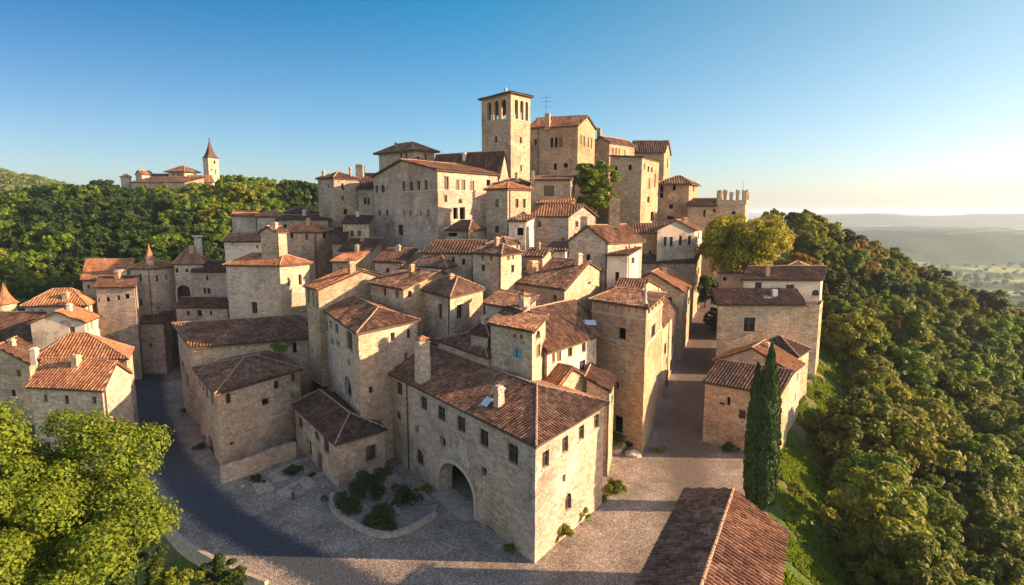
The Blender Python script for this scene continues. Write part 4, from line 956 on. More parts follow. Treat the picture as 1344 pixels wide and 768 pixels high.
# ---------------------------------------------------------------- terrain
ky = ([-200, -60, -51, -35.6, -20, 0, 20, 60], [60, 64, 62, 57, 45.5, 36, 28, 10])
def Edge(y): return lerp([0, 30, 40, 54, 72, 95, 110, 150, 200, 240], [12, 20, 22.5, 26.5, 36, 51, 60, 72, 95, 105], y)
def T(x, y):
    S = min(max(0.0, .19*(y-76)), 22+0.03*max(0, y-190))*sm(-5, 25, x)
    z = S
    line = 17.0+(y-73)*0.42+max(0, y-138)*3.0
    s = x-line
    m = 22*sm(84, 134, y)*sm(-50, -20, x)*(1-sm(-20, -5, s))*(1-.5*sm(160, 260, y))
    z = max(z, m)
    d = x-Edge(y)
    if d > 0:
        k = lerp([40, 100, 150, 220], [.66, .58, .5, .36], y)
        z = z-(k*min(d, 45)+.42*max(0, d-45)) + 0.6*noise.noise(Vector((x*.08, y*.08, 0)))*min(1, d/5)
    if x > 50: z += 0.5*sm(52, 64, x)*math.exp(-((x-80)/24)**2-((y-160)/28)**2)
    if y > 235: z -= .5*(y-235)*sm(-30, 30, x)
    if x < 20:
        A = lerp([-700, -400, -250, -205, -175, -150, -110, -85, -60, -30, 20], [0, 6, 24, 34.5, 39.5, 39.5, 39, 35, 33, 34, 0], x)
        hl = A*sm(118, 262, y)+2.5*noise.noise(Vector((x*.02, y*.02, 3)))*sm(140, 200, y)
        if y > 290: hl -= .3*(y-290)
        z = max(z, hl) if y < 290 else max(hl, z-.5*(y-290))
    if x < -130 and y < 140: z -= .3*(-130-x)*(1-sm(110, 140, y))
    yk = lerp(ky[0], ky[1], x)
    if y < yk-.6: z -= min(.62*(yk-.6-y), 40)
    r = math.hypot(x, y)
    z += 0.0
    if r > 300 or z < -60:
        v = -128+26*noise.noise(Vector((x*.0011, y*.0016, 1.3)))*sm(300, 1200, r)+9*noise.noise(Vector((x*.005, y*.007, 4.3)))*sm(300, 900, r)
        def rdg(x0, x1, yc, hw, hh, tilt=0):
            t_ = y-yc-tilt*(x-x0)+170*noise.noise(Vector((x*.0017, 7, yc)))+60*noise.noise(Vector((x*.006, 3, yc)))
            return hh*sm(x0, x0+700, x)*(1-sm(x1, x1+1500, x))*sm(-hw*.55, hw*.35, t_)*(1-sm(hw*1.3, hw*3.6, t_))*(1+.16*noise.noise(Vector((x*.0016, y*.002, yc))))
        v += rdg(1050, 6000, 2100, 330, 78, .06)+rdg(1500, 9000, 3300, 420, 60, -.05)+rdg(2000, 14000, 5200, 700, 105)+rdg(1200, 5200, 4300, 500, 62, .1)+rdg(500, 2400, 2900, 350, 34)+rdg(3500, 16000, 9000, 1200, 120)+rdg(-16000, 7000, 11000, 1500, 95)
        g = -217+318*math.exp(-(((x+900)/700)**2+((y-850)/360)**2))
        z = max(z, v, g) if r < 2500 else max(v, g)
    return z
def axis(core0, core1, st, lim):
    a = list(np.arange(core0, core1+.1, st)); s = st; p = core1
    while p < lim: s *= 1.042; p += s; a.append(p)
    s = st; p = core0; b = []
    while p > -lim: s *= 1.07; p -= s; b.append(p)
    return b[::-1]+a
xs = axis(-260, 220, 2.0, 24000); ys = [y for y in axis(-20, 320, 2.0, 24000) if y > -1500]
vs = [(x, y, T(x, y)) for y in ys for x in xs]; nx = len(xs)
fs = [(j*nx+i, j*nx+i+1, (j+1)*nx+i+1, (j+1)*nx+i) for j in range(len(ys)-1) for i in range(nx-1)]
print('terrain verts', len(vs))
mt, t, b = newmat('ground_cover')
geo = N(t, 'ShaderNodeNewGeometry').outputs['Position']
n1 = noisetex(t, geo, .12, 6, .6); n2 = noisetex(t, geo, 1.4, 6, .75)
near = mixc(t, 1, ramp(t, n1.outputs[0], [(.36, (.055, .09, .02)), (.52, (.085, .12, .025)), (.62, (.19, .155, .085)), (.75, (.12, .13, .04))]), ramp(t, n2.outputs[0], [(.3, (.5, .5, .5)), (.7, (1.2, 1.2, 1.2))]), 'MULTIPLY')
vf = N(t, 'ShaderNodeTexVoronoi'); t.links.new(vscale(t, geo, (.005, .007, .001)), vf.inputs['Vector']); vf.inputs['Scale'].default_value = 1.0
sc = N(t, 'ShaderNodeSeparateColor'); t.links.new(vf.outputs['Color'], sc.inputs[0])
far = ramp(t, sc.outputs[0], [(0, (.07, .13, .035)), (.25, (.13, .22, .05)), (.45, (.26, .29, .09)), (.6, (.09, .17, .045)), (.8, (.33, .34, .14)), (1, (.17, .25, .06))])
wn = noisetex(t, vscale(t, geo, (.0045, .006, .012)), 1.0, 10, .72)
sz_ = N(t, 'ShaderNodeSeparateXYZ'); t.links.new(geo, sz_.inputs[0]); hm = N(t, 'ShaderNodeMapRange'); t.links.new(sz_.outputs[2], hm.inputs[0]); hm.inputs[1].default_value = -118; hm.inputs[2].default_value = -75; hm.inputs[3].default_value = -.02; hm.inputs[4].default_value = .03
nz_ = N(t, 'ShaderNodeSeparateXYZ'); t.links.new(N(t, 'ShaderNodeNewGeometry').outputs['True Normal'], nz_.inputs[0]); sl_ = N(t, 'ShaderNodeMapRange'); t.links.new(nz_.outputs[2], sl_.inputs[0]); sl_.inputs[1].default_value = .999; sl_.inputs[2].default_value = .975; sl_.inputs[3].default_value = 0; sl_.inputs[4].default_value = .2
wm = ramp(t, mth(t, 'ADD', mth(t, 'ADD', wn.outputs[0], hm.outputs[0]), sl_.outputs[0]), [(.46, (0, 0, 0)), (.5, (1, 1, 1))]); s2 = N(t, 'ShaderNodeSeparateColor'); t.links.new(wm, s2.inputs[0])
far = mixc(t, mth(t, 'MULTIPLY', s2.outputs[0], .85), far, (.026, .05, .02))
sx = N(t, 'ShaderNodeVectorMath', operation='LENGTH'); t.links.new(geo, sx.inputs[0])
mr = N(t, 'ShaderNodeMapRange'); t.links.new(sx.outputs['Value'], mr.inputs[0]); mr.inputs[1].default_value = 330; mr.inputs[2].default_value = 650
t.links.new(mixc(t, mr.outputs[0], near, far), b.inputs['Base Color']); b.inputs['Roughness'].default_value = .95; b.inputs['Specular IOR Level'].default_value = .1
bp = N(t, 'ShaderNodeBump'); bp.inputs['Strength'].default_value = .7; t.links.new(mth(t, 'ADD', .25, mth(t, 'MULTIPLY', mr.outputs[0], 2.0)), bp.inputs['Distance'])
n5 = noisetex(t, geo, .045, 5, .8); t.links.new(mth(t, 'ADD', mth(t, 'MULTIPLY', n2.outputs[0], mth(t, 'SUBTRACT', 1.0, mr.outputs[0])), mth(t, 'MULTIPLY', n5.outputs[0], mr.outputs[0])), bp.inputs['Height']); t.links.new(bp.outputs[0], b.inputs['Normal'])
mb = MB(); mb.v = vs; mb.f = fs; mb.mi = [0]*len(fs); mb.uv = np.zeros((len(fs)*4, 2), dtype=np.float32)
tag(mb.build('terrain', mt, None, True), kind='structure')

# ---------------------------------------------------------------- pavements and roads
def gravel_mat(name, asphalt):
    m, t, b = newmat(name)
    geo = N(t, 'ShaderNodeNewGeometry').outputs['Position']; uv = N(t, 'ShaderNodeUVMap').outputs[0]
    vo = N(t, 'ShaderNodeTexVoronoi'); t.links.new(geo, vo.inputs['Vector']); vo.inputs['Scale'].default_value = 7.5
    s = N(t, 'ShaderNodeSeparateColor'); t.links.new(vo.outputs['Color'], s.inputs[0])
    st = ramp(t, s.outputs[0], [(0, (.21, .18, .15)), (.5, (.34, .295, .25)), (.85, (.42, .37, .31)), (1, (.55, .5, .44))])
    n = noisetex(t, geo, .3, 6, .65); f = noisetex(t, geo, 6, 4, .7)
    col = mixc(t, 1, st, ramp(t, n.outputs[0], [(.34, (.62, .6, .58)), (.6, (1.1, 1.08, 1.05))]), 'MULTIPLY')
    col = mixc(t, 1, col, ramp(t, vo.outputs['Distance'], [(.0, (1.1, 1.1, 1.1)), (.6, (.62, .62, .62))]), 'MULTIPLY')
    h = mth(t, 'MULTIPLY', vo.outputs['Distance'], -1.5)
    if asphalt:
        sp_ = N(t, 'ShaderNodeSeparateXYZ'); t.links.new(uv, sp_.inputs[0])
        e = mth(t, 'ABSOLUTE', mth(t, 'SUBTRACT', sp_.outputs[0], .5))
        e = mth(t, 'ADD', e, mth(t, 'MULTIPLY', mth(t, 'SUBTRACT', n.outputs[0], .5), .12))
        e = mth(t, 'ADD', e, mth(t, 'MULTIPLY', mth(t, 'SUBTRACT', s.outputs[1], .5), .16))
        mk = N(t, 'ShaderNodeMapRange'); t.links.new(e, mk.inputs[0]); mk.inputs[1].default_value = asphalt[1]; mk.inputs[2].default_value = .49; mk.interpolation_type = 'SMOOTHSTEP'
        asp = mixc(t, 1, asphalt[0], ramp(t, noisetex(t, geo, 2.2, 8, .75).outputs[0], [(.3, (.6, .6, .6)), (.7, (1.35, 1.35, 1.35))]), 'MULTIPLY')
        col = mixc(t, mk.outputs[0], asp, col)
    t.links.new(col, b.inputs['Base Color']); b.inputs['Roughness'].default_value = .9; b.inputs['Specular IOR Level'].default_value = .2
    bp = N(t, 'ShaderNodeBump'); bp.inputs['Strength'].default_value = .55; bp.inputs['Distance'].default_value = .05
    t.links.new(mth(t, 'ADD', h, f.outputs[0]), bp.inputs['Height']); t.links.new(bp.outputs[0], b.inputs['Normal'])
    return m
M['gravel'] = gravel_mat('cobbled_gravel', None); M['asphalt'] = gravel_mat('worn_asphalt', ((.045, .055, .068), .27)); M['track'] = gravel_mat('worn_street', ((.12, .1, .085), .12))
pl = [atz(px, py, 0) for px, py in ((148, 446), (140, 475), (150, 520), (160, 560), (178, 620), (205, 678), (240, 714), (275, 734), (300, 748), (350, 768))]
kerbline = pl[3:]
poly = pl+[Vector((0, 36.5, 0)), Vector((19, 29, 0)), Vector((22, 40, 0)), Vector((26, 54, 0)), Vector((31, 66, 0)), Vector((33, 76, 0)), Vector((10, 76, 0)), Vector((-5, 76, 0)), Vector((-28, 76, 0)), Vector((-44, 84, 0)), Vector((-54, 100, 0)), Vector((-64, 125, 0)), Vector((-84, 150, 0))]
mb = MB(); mb.add([Vector((p.x, p.y, .02)) for p in poly], [tuple(range(len(poly)))]); tag(mb.build('pavement', M['gravel']), kind='structure')
def strip(name, left, right, mat, zf, n=60):
    def res(pts, n):
        pts = [Vector((p[0], p[1], 0)) for p in pts]; L = [0]
        for i in range(1, len(pts)): L.append(L[-1]+(pts[i]-pts[i-1]).length)
        tx = np.linspace(0, L[-1], n); return [Vector((np.interp(q, L, [p.x for p in pts]), np.interp(q, L, [p.y for p in pts]), 0)) for q in tx]
    a = res(left, n); b = res(right, n); vs = []; uv = []; K = 8
    for i in range(n):
        for k in range(K+1):
            p = a[i].lerp(b[i], k/K); vs.append((p.x, p.y, zf(p.x, p.y))); uv.append((k/K, i))
    fs = [(i*(K+1)+k, i*(K+1)+k+1, (i+1)*(K+1)+k+1, (i+1)*(K+1)+k) for i in range(n-1) for k in range(K)]
    mb = MB(); mb.add(vs, fs, uv); return tag(mb.build(name, mat), kind='structure')
def smooth(pts, k=2):
    for _ in range(k):
        q = [pts[0]]
        for i in range(len(pts)-1): q += [pts[i].lerp(pts[i+1], .25), pts[i].lerp(pts[i+1], .75)]
        pts = q+[pts[-1]]
    return pts
rl_ = smooth([atz(px, py, 0) for px, py in ((205, 448), (172, 468), (160, 515), (168, 565), (188, 625), (232, 682), (300, 724), (385, 768), (470, 812))])
rr_ = smooth([atz(px, py, 0) for px, py in ((236, 448), (226, 475), (222, 510), (236, 560), (268, 615), (330, 668), (420, 714), (540, 768), (640, 812))])
strip('road', rr_, rl_, M['asphalt'], lambda x, y: .032, 90)
def S_(y): return max(0, .19*(y-76))
sy = list(range(34, 147, 2)); cl = []
for y in sy: cl.append(Vector((lerp([30, 52, 62, 76, 140, 150], [8, 16.5, 20.5, 26.0, 50.2, 53], y), y, 0)))
wd = [lerp([34, 60, 76, 100, 140], [3.2, 3.6, 4.6, 3.6, 2.4], y) for y in sy]
strip('street', [c+Vector((w_, -w_*.3, 0)) for c, w_ in zip(cl, wd)], [c-Vector((w_+3.2*sm(62, 74, c.y), -(w_+3.2*sm(62, 74, c.y))*.3, 0)) for c, w_ in zip(cl, wd)], M['track'], lambda x, y: .028 if y < 75 else S_(y)+.05, 90)
def kerb(name, pts, w_, h, label, cat, mat, zb=-1.0):
    mb = MB(); pts = [Vector((p[0], p[1], 0)) for p in pts]
    for i in range(len(pts)-1):
        a, b_ = pts[i], pts[i+1]; d = (b_-a).normalized(); n = Vector((d.y, -d.x, 0))
        d2 = (pts[min(i+2, len(pts)-1)]-b_); n2 = (Vector((d2.y, -d2.x, 0)).normalized()+n).normalized() if d2.length > 1e-3 else n
        d0 = a-pts[max(i-1, 0)]; n0 = (Vector((d0.y, -d0.x, 0)).normalized()+n).normalized() if d0.length > 1e-3 else n
        Z = Vector((0, 0, 1)); r = lambda q: rough3(q, .05)
        v = [a-n0*w_/2+Z*zb, a+n0*w_/2+Z*zb, a+n0*w_/2+Z*h, a-n0*w_/2+Z*h, b_-n2*w_/2+Z*zb, b_+n2*w_/2+Z*zb, b_+n2*w_/2+Z*h, b_-n2*w_/2+Z*h]
        v = [q+r(q) for q in v]; L = (b_-a).length
        mb.add(v, [(0, 4, 7, 3), (3, 7, 6, 2), (2, 6, 5, 1)], [(0, 0), (0, 0), (w_, h), (0, h), (L, 0), (L, 0), (L+w_, h), (L, h)])
        if i == 0: mb.add([v[0], v[1], v[2], v[3]], [(3, 2, 1, 0)])
        if i == len(pts)-2: mb.add([v[4], v[5], v[6], v[7]], [(0, 1, 2, 3)])
    return tag(mb.build(name, mat), label, cat)
M['kerbstone'] = simple('kerb_stone', (.38, .32, .26), .95, .5, 2.5, .8)
kerb('kerb_wall', smooth(kerbline), .4, .4, 'low stone kerb wall curving along the outer edge of the road', 'kerb', M['kerbstone'], -3)
# planter bed
bed = smooth([atz(px, py, 0) for px, py in ((437, 652), (433, 664), (447, 682), (478, 700), (508, 707), (540, 698), (572, 678))], 2)
kerb('planter_kerb', bed, .5, .55, 'rounded stone kerb of the planter bed beside the gateway', 'planter', M['kerbstone'], -.2)
mb = MB(); bp_ = [Vector((p.x, p.y, .3)) for p in bed]+[atz(575, 660, .3), atz(505, 610, .3), atz(446, 645, .3)]
mb.add(bp_, [tuple(range(len(bp_)))]); M['soil'] = simple('pale_stony_soil', (.26, .23, .2), .95, .6, 1.6, 1.0); tag(mb.build('planter_soil', M['soil']), kind='structure')
# step / ramp in the gateway
f_ = front; A, B = f_.faces['L']; dd = (B-A).normalized(); n = Vector((dd.y, -dd.x, 0)); u, _ = face_hit(A, B, 579, 680); u2, _ = face_hit(A, B, 621, 690)
mb = MB(); mb.box(Vector((A.x, A.y, .04))+dd*(u-.1)-n*1.5, dd*(u2-u+.3), n*2.8, (0, 0, .16)); tag(mb.build('gate_step', M['kerbstone']), 'wide stone threshold step in the mouth of the big gateway', 'step')
# retaining wall in front of the corner house and court walls
kerb('retaining_wall', [atz(px, py, 0) for px, py in ((291, 634), (330, 622), (362, 608), (388, 600))], .6, 2.1, 'low rubble retaining wall at the foot of the hipped corner house', 'wall', M['pale'], -.2)
kerb('court_wall', [atz(395, 560, 0), atz(447, 540, 0)], .6, 4.6, 'shaded courtyard wall between the corner house and the arched doorway house', 'wall', M['grey'], -.2)
kerb('terrace_step', [atz(px, py, 0) for px, py in ((372, 645), (400, 630), (428, 622))], .5, .3, 'crooked stone step edging the little forecourt of the annex', 'step', M['kerbstone'], -.1)
kerb('terrace_step', [atz(px, py, 0) for px, py in ((352, 628), (378, 614), (405, 604))], .5, .35, 'broken upper stone step of the forecourt nearest the corner house', 'step', M['kerbstone'], -.1)
g = MB(); p = atz(385, 656, 0); g.tube([p, p+Vector((0, 0, .5)), p+Vector((0, 0, .8)), p+Vector((0, 0, .95))], [.16, .13, .19, .05], 8); tag(g.build('bollard', M['iron']), 'small dark bollard standing on the gravel below the forecourt', 'bollard')
def slab(px, py, w_, l_, ang, label):
    p = atz(px, py, 0); a = Vector((math.cos(ang), math.sin(ang), 0)); b = Vector((-a.y, a.x, 0)); pts = []
    for sx, sy in ((-1, -1), (0, -1.1), (1, -.9), (1.08, 0), (.95, 1), (0, .95), (-1, 1.05), (-.92, 0)): pts.append(p+a*sx*w_/2+b*sy*l_/2+rough3(p+a*sx+b*sy, .12))
    lo = [Vector((q.x, q.y, .0)) for q in pts]; hi = [Vector((q.x, q.y, .17)) for q in pts]; k = len(pts); mb = MB()
    mb.add(lo+hi, [tuple(range(k, 2*k))]+[(i, (i+1) % k, k+(i+1) % k, k+i) for i in range(k)]); tag(mb.build('paving_slab', M['kerbstone']), label, 'slab')
slab(345, 640, 3.0, 1.8, 2.2, 'large worn slab at the left edge of the forecourt'); slab(366, 627, 2.4, 1.8, 2.25, 'worn slab between the two crooked steps'); slab(392, 616, 2.6, 1.7, 2.2, 'worn slab nearest the annex wall'); slab(374, 648, 2.2, 1.3, 2.2, 'small slab at the lower rim of the forecourt'); slab(404, 636, 2.4, 1.5, 2.2, 'slab in front of the annex door')
for k, (px, py, r) in enumerate(((318, 640, .28), (330, 634, .2), (372, 612, .3), (424, 640, .25), (520, 668, .4), (476, 672, .45), (548, 650, .35))):
    p = atz(px, py, 0); mb = MB(); rr_k = random.Random(k); vs_ = [p+Vector((math.cos(q*1.26)*r*rr_k.uniform(.8, 1.2), math.sin(q*1.26)*r*rr_k.uniform(.8, 1.2), z)) for z in (0, r*.9) for q in range(5)]
    vs_ = [v_+Vector((0, 0, .3 if k > 3 else 0)) for v_ in vs_]
    mb.add(vs_, [(5, 6, 7, 8, 9)]+[(i, (i+1) % 5, 5+(i+1) % 5, 5+i) for i in range(5)])
    tag(mb.build('rubble_stone', M['kerbstone']), ['loose stone by the boulder of the retaining wall', 'small loose stone just right of the boulder', 'loose stone under the retaining wall end', 'loose stone below the annex corner', 'pale stone among the shrubs near the gateway side of the planter', 'pale stone between the left shrubs of the planter', 'pale stone at the back of the planter bed'][k], 'stone')
# rocks and pot at the foot of the corner tower
def rock(px, py, r, label, h=.6):
    p = atz(px, py, 0); mb = MB(); vs = []; fs = []; nu, nv = 14, 8
    for j in range(nv+1):
        for i in range(nu):
            th = math.pi*j/nv*.5+.0; ph = 2*math.pi*i/nu
            q = Vector((math.cos(ph)*math.cos(th), math.sin(ph)*math.cos(th), math.sin(th)*h)); k = 1+.35*noise.noise(q*1.7+Vector((px, 0, 0)))
            vs.append(p+Vector((q.x*r*k, q.y*r*.8*k, q.z*r*k)))
    for j in range(nv):
        for i in range(nu): fs.append((j*nu+i, j*nu+(i+1) % nu, (j+1)*nu+(i+1) % nu, (j+1)*nu+i))
    mb.add(vs, fs); return tag(mb.build('boulder', M['sill'], None, False), label, 'boulder')
rock(832, 598, 1.1, 'flat pale boulder at the foot of the corner tower'); rock(303, 628, .7, 'pale boulder at the end of the retaining wall')
p = atz(806, 594, 0); g = MB(); g.tube([p+Vector((0, 0, z)) for z in (0, .5, .9, .92)], [.9, 1.15, 1.25, 1.0], 14); tag(g.build('stone_planter', M['sill']), 'round stone planter holding a green shrub between the two street buildings', 'planter')
# ---------------------------------------------------------------- vegetation
def leaf_mat(name, dark, light, trans=.48):
    m, t, b = newmat(name); nt_ = t
    gi = N(t, 'ShaderNodeNewGeometry'); oi = N(t, 'ShaderNodeObjectInfo')
    n = noisetex(t, gi.outputs['Position'], .7, 3, .6)
    f = mth(t, 'ADD', mth(t, 'MULTIPLY', gi.outputs['Random Per Island'], .5), mth(t, 'MULTIPLY', n.outputs[0], .5))
    col = ramp(t, f, [(.2, dark), (.8, light)])
    v = N(t, 'ShaderNodeHueSaturation'); t.links.new(col, v.inputs['Color'])
    t.links.new(mth(t, 'ADD', .48, mth(t, 'MULTIPLY', oi.outputs['Random'], .035)), v.inputs['Hue']); t.links.new(mth(t, 'ADD', .8, mth(t, 'MULTIPLY', oi.outputs['Random'], .4)), v.inputs['Value'])
    t.links.new(v.outputs[0], b.inputs['Base Color']); b.inputs['Roughness'].default_value = .6; b.inputs['Specular IOR Level'].default_value = .25
    tr = N(t, 'ShaderNodeBsdfTranslucent'); t.links.new(v.outputs[0], tr.inputs[0]); mx = N(t, 'ShaderNodeMixShader'); mx.inputs[0].default_value = trans
    out = [q for q in t.nodes if q.type == 'OUTPUT_MATERIAL'][0]
    t.links.new(b.outputs[0], mx.inputs[1]); t.links.new(tr.outputs[0], mx.inputs[2]); t.links.new(mx.outputs[0], out.inputs[0])
    return m
LM = {'green': leaf_mat('leaves_green', (.055, .095, .011), (.2, .26, .026)),
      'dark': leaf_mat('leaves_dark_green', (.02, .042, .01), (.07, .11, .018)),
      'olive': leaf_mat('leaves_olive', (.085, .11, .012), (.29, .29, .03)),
      'yellow': leaf_mat('leaves_yellow_green', (.12, .115, .01), (.34, .28, .02)),
      'orange': leaf_mat('leaves_orange', (.14, .1, .012), (.34, .24, .03)),
      'bright': leaf_mat('leaves_bright_green', (.06, .105, .009), (.21, .28, .018), .45),
      'cypress': leaf_mat('cypress_leaves', (.018, .04, .01), (.07, .12, .02), .2)}
M['bark'] = simple('bark', (.1, .075, .05), .9, .4, 5, .8)
def leaves(centres, radii, n, leaf, rng, squash=.8, up=.45, fill=.35):
    K = len(centres); per = rng.multinomial(n, (radii**2)/(radii**2).sum()); P = []; Nn = []
    for c, r, k in zip(centres, radii, per):
        d = rng.normal(size=(k, 3)); d /= np.linalg.norm(d, axis=1)[:, None]; d[:, 2] = np.where(d[:, 2] < -.6, -d[:, 2], d[:, 2])
        rr = r*(1-fill*rng.random(k)**1.6)[:, None]*(1+.12*rng.normal(size=(k, 1)))
        p = c+d*rr*np.array([1, 1, squash]); P.append(p)
        q = d+rng.normal(size=(k, 3))*.55; q[:, 2] += up; Nn.append(q/np.linalg.norm(q, axis=1)[:, None])
    P = np.concatenate(P); Nn = np.concatenate(Nn); k = len(P)
    a = np.cross(Nn, rng.normal(size=(k, 3))); a /= np.linalg.norm(a, axis=1)[:, None]; b = np.cross(Nn, a)
    s = (leaf*(.6+.8*rng.random(k)))[:, None]; a = a*s; b = b*s*.62
    V = np.empty((k, 4, 3)); V[:, 0] = P-a; V[:, 1] = P-b*.9; V[:, 2] = P+a; V[:, 3] = P+b*.9
    return V.reshape(-1, 3)
def mesh_from(V, name, mat):
    k = len(V)//4; me = bpy.data.meshes.new(name); me.vertices.add(4*k); me.vertices.foreach_set('co', V.astype(np.float32).ravel())
    me.loops.add(4*k); me.loops.foreach_set('vertex_index', np.arange(4*k, dtype=np.int32))
    me.polygons.add(k); me.polygons.foreach_set('loop_start', np.arange(0, 4*k, 4, dtype=np.int32))
    try: me.polygons.foreach_set('loop_total', np.full(k, 4, dtype=np.int32))
    except Exception: pass
    me.update(calc_edges=True)
    me.materials.append(mat); return me
def crown_V(seed, R, Hh, n, leaf, K=34, lobes=5):
    """crown centred at height 0; R radius, Hh half height"""
    g = np.random.default_rng(seed); L = []
    # a few big limbs masses, each carrying clumps
    for i in range(lobes):
        a = 2*math.pi*(i+g.random()*.6)/lobes; z = g.uniform(-.6, .45); rr = .5*math.sqrt(max(.1, 1-z*z))
        L.append((np.array([math.cos(a)*rr*R, math.sin(a)*rr*R, z*Hh]), g.uniform(.42, .6)))
    L.append((np.array([g.uniform(-.1, .1)*R, g.uniform(-.1, .1)*R, .45*Hh]), .55)); C = []; Rr = []
    for c, s in L:
        for k in range(max(3, K//len(L))):
            d = g.normal(size=3); d /= np.linalg.norm(d); d[2] = d[2]*.9+.08
            C.append(c+d*np.array([R, R, Hh])*s*.8); Rr.append(g.uniform(.13, .24)*R)
    return leaves(np.array(C), np.array(Rr), n, leaf, g)
def trunk_mesh(seed, hc, R, r0, name='trunk'):
    """from z=-1.5 to crown centre hc, with limbs"""
    g = random.Random(seed); mb = MB(); pts = [Vector((0, 0, -2))]; rs = [r0*1.25]; k = 5; top = hc+R*.35
    for i in range(1, k+1):
        pts.append(Vector((g.uniform(-.25, .25)*i*.5, g.uniform(-.25, .25)*i*.5, top*i/k))); rs.append(r0*(1-.78*i/k))
    mb.tube(pts, rs, 8)
    for q in range(6):
        i = g.choice((2, 3, 4)); p = pts[i]; a = g.uniform(0, 6.28); l = R*g.uniform(.5, .8); e = p+Vector((math.cos(a)*l, math.sin(a)*l, l*g.uniform(.4, .8)))
        mb.tube([p, p.lerp(e, .5)+Vector((0, 0, .2)), e], [rs[i]*.55, rs[i]*.35, .04], 6)
    o = mb.build(name, M['bark']); me = o.data; bpy.data.objects.remove(o); return me
# shared crowns: radius 4.5 m
NV = 5; base_V = [crown_V(50+i, 4.9, 4.7+.5*(i % 3), 14000, .26, 80, 6+i % 2) for i in range(NV)]
CR = {}
def crown_me(v, col):
    if (v, col) not in CR: CR[(v, col)] = mesh_from(base_V[v], 'crown', LM[col])
    return CR[(v, col)]
TR = [trunk_mesh(i, 4.6, 4.5, .32) for i in range(3)]
def tree_root(name, x, y, z, label, cat, group, tm, cm, hc, s, rz, sz=1.0):
    r = empty(name, (x, y, z), label, cat, group); r.scale = (s, s, s*sz); r.rotation_euler = (0, 0, rz)
    a = bpy.data.objects.new('trunk', tm); b_ = bpy.data.objects.new('crown', cm)
    for o in (a, b_): C_.objects.link(o); o.parent = r
    b_.location = (0, 0, hc); return r
TREES = []
def plant(x, y, col, s, label, group=None, rnd=random, sz=1.0):
    v = rnd.randrange(NV); z = T(x, y); TREES.append((x, y, s*4.5))
    return tree_root('tree', x, y, z, label, 'tree', group, TR[rnd.randrange(3)], crown_me(v, col), 4.6, s, rnd.uniform(0, 6.28), sz)
def ground_on_ray(px, py, hc, d0=40, d1=330):
    D = d0
    while D < d1:
        p = aty(px, py, D)
        if p.z-T(p.x, p.y) <= hc: return p.x, p.y
        D += .5
    return p.x, p.y
rt_ = random.Random(5)
# trees one can single out in the photograph: centre px, py, width px, colour, approx distance
named = [
 (1155, 690, 150, 'olive', 60, 'rounded yellow green tree lowest on the slope right of the barn roof'),
 (1316, 752, 130, 'green', 58, 'green tree cut by the bottom right corner of the picture'),
 (1182, 572, 140, 'olive', 74, 'broad olive green tree in the middle of the slope below the rubble wall'),
 (1312, 585, 110, 'green', 80, 'leafy green tree at the right edge half way down the slope'),
 (1115, 442, 78, 'olive', 100, 'greyish olive tree nearest the right end of the big rubble walled house'),
 (1180, 447, 62, 'orange', 112, 'small orange autumn tree beside the greyish olive tree'),
 (1282, 492, 62, 'orange', 104, 'low orange autumn tree in the right part of the slope forest'),
 (1222, 462, 44, 'olive', 118, 'small pale green tree between the two orange trees'),
 (1150, 505, 70, 'olive', 92, 'feathery pale tree on the grass slope edge below the orange tree'),
 (1243, 520, 80, 'green', 92, 'mid green tree left of the low orange one'),
 (1062, 330, 44, 'green', 140, 'tall green tree just behind the yellow tree on the skyline'),
 (1112, 345, 40, 'green', 140, 'rounded green tree on the skyline right of the tall one'),
 (1090, 385, 44, 'yellow', 112, 'yellow tree just behind the right end of the rubble walled house'),
 (1338, 520, 70, 'dark', 96, 'dark tree against the right edge above the leafy green one'),
 (1240, 640, 90, 'dark', 66, 'dark green tree right of the broad olive tree'),
]
for px, py, wpx, col, dep, lab in named:
    s = wpx/FPX*dep/9.0*0.95; x, y = ground_on_ray(px, py, 4.6*s, 40)
    s = wpx/FPX*y/9.0*.95; x, y = ground_on_ray(px, py, 4.6*s, 40); plant(x, y, col, s, lab, None, rt_)
# the big yellow tree at the top of the street
p = aty(977, 326, 119); big = mesh_from(crown_V(901, 9.4, 7.2, 60000, .27, 170, 13), 'crown', LM['yellow'])
tree_root('tree', p.x, p.y, T(p.x, p.y), 'large golden yellow tree at the top of the street under the battlement tower', 'tree', None, trunk_mesh(77, p.z-T(p.x, p.y), 8, .55), big, p.z-T(p.x, p.y), 1, 0); TREES.append((p.x, p.y, 9))
# tree inside the town
p = aty(781, 245, 121); cm = mesh_from(crown_V(902, 4.9, 5.4, 22000, .22, 100, 10), 'crown', LM['bright'])
tree_root('tree', p.x, p.y, p.z-9, 'bright green tree growing between the castle blocks high in the town', 'tree', None, trunk_mesh(78, 9, 4, .3), cm, 9, 1, 0)
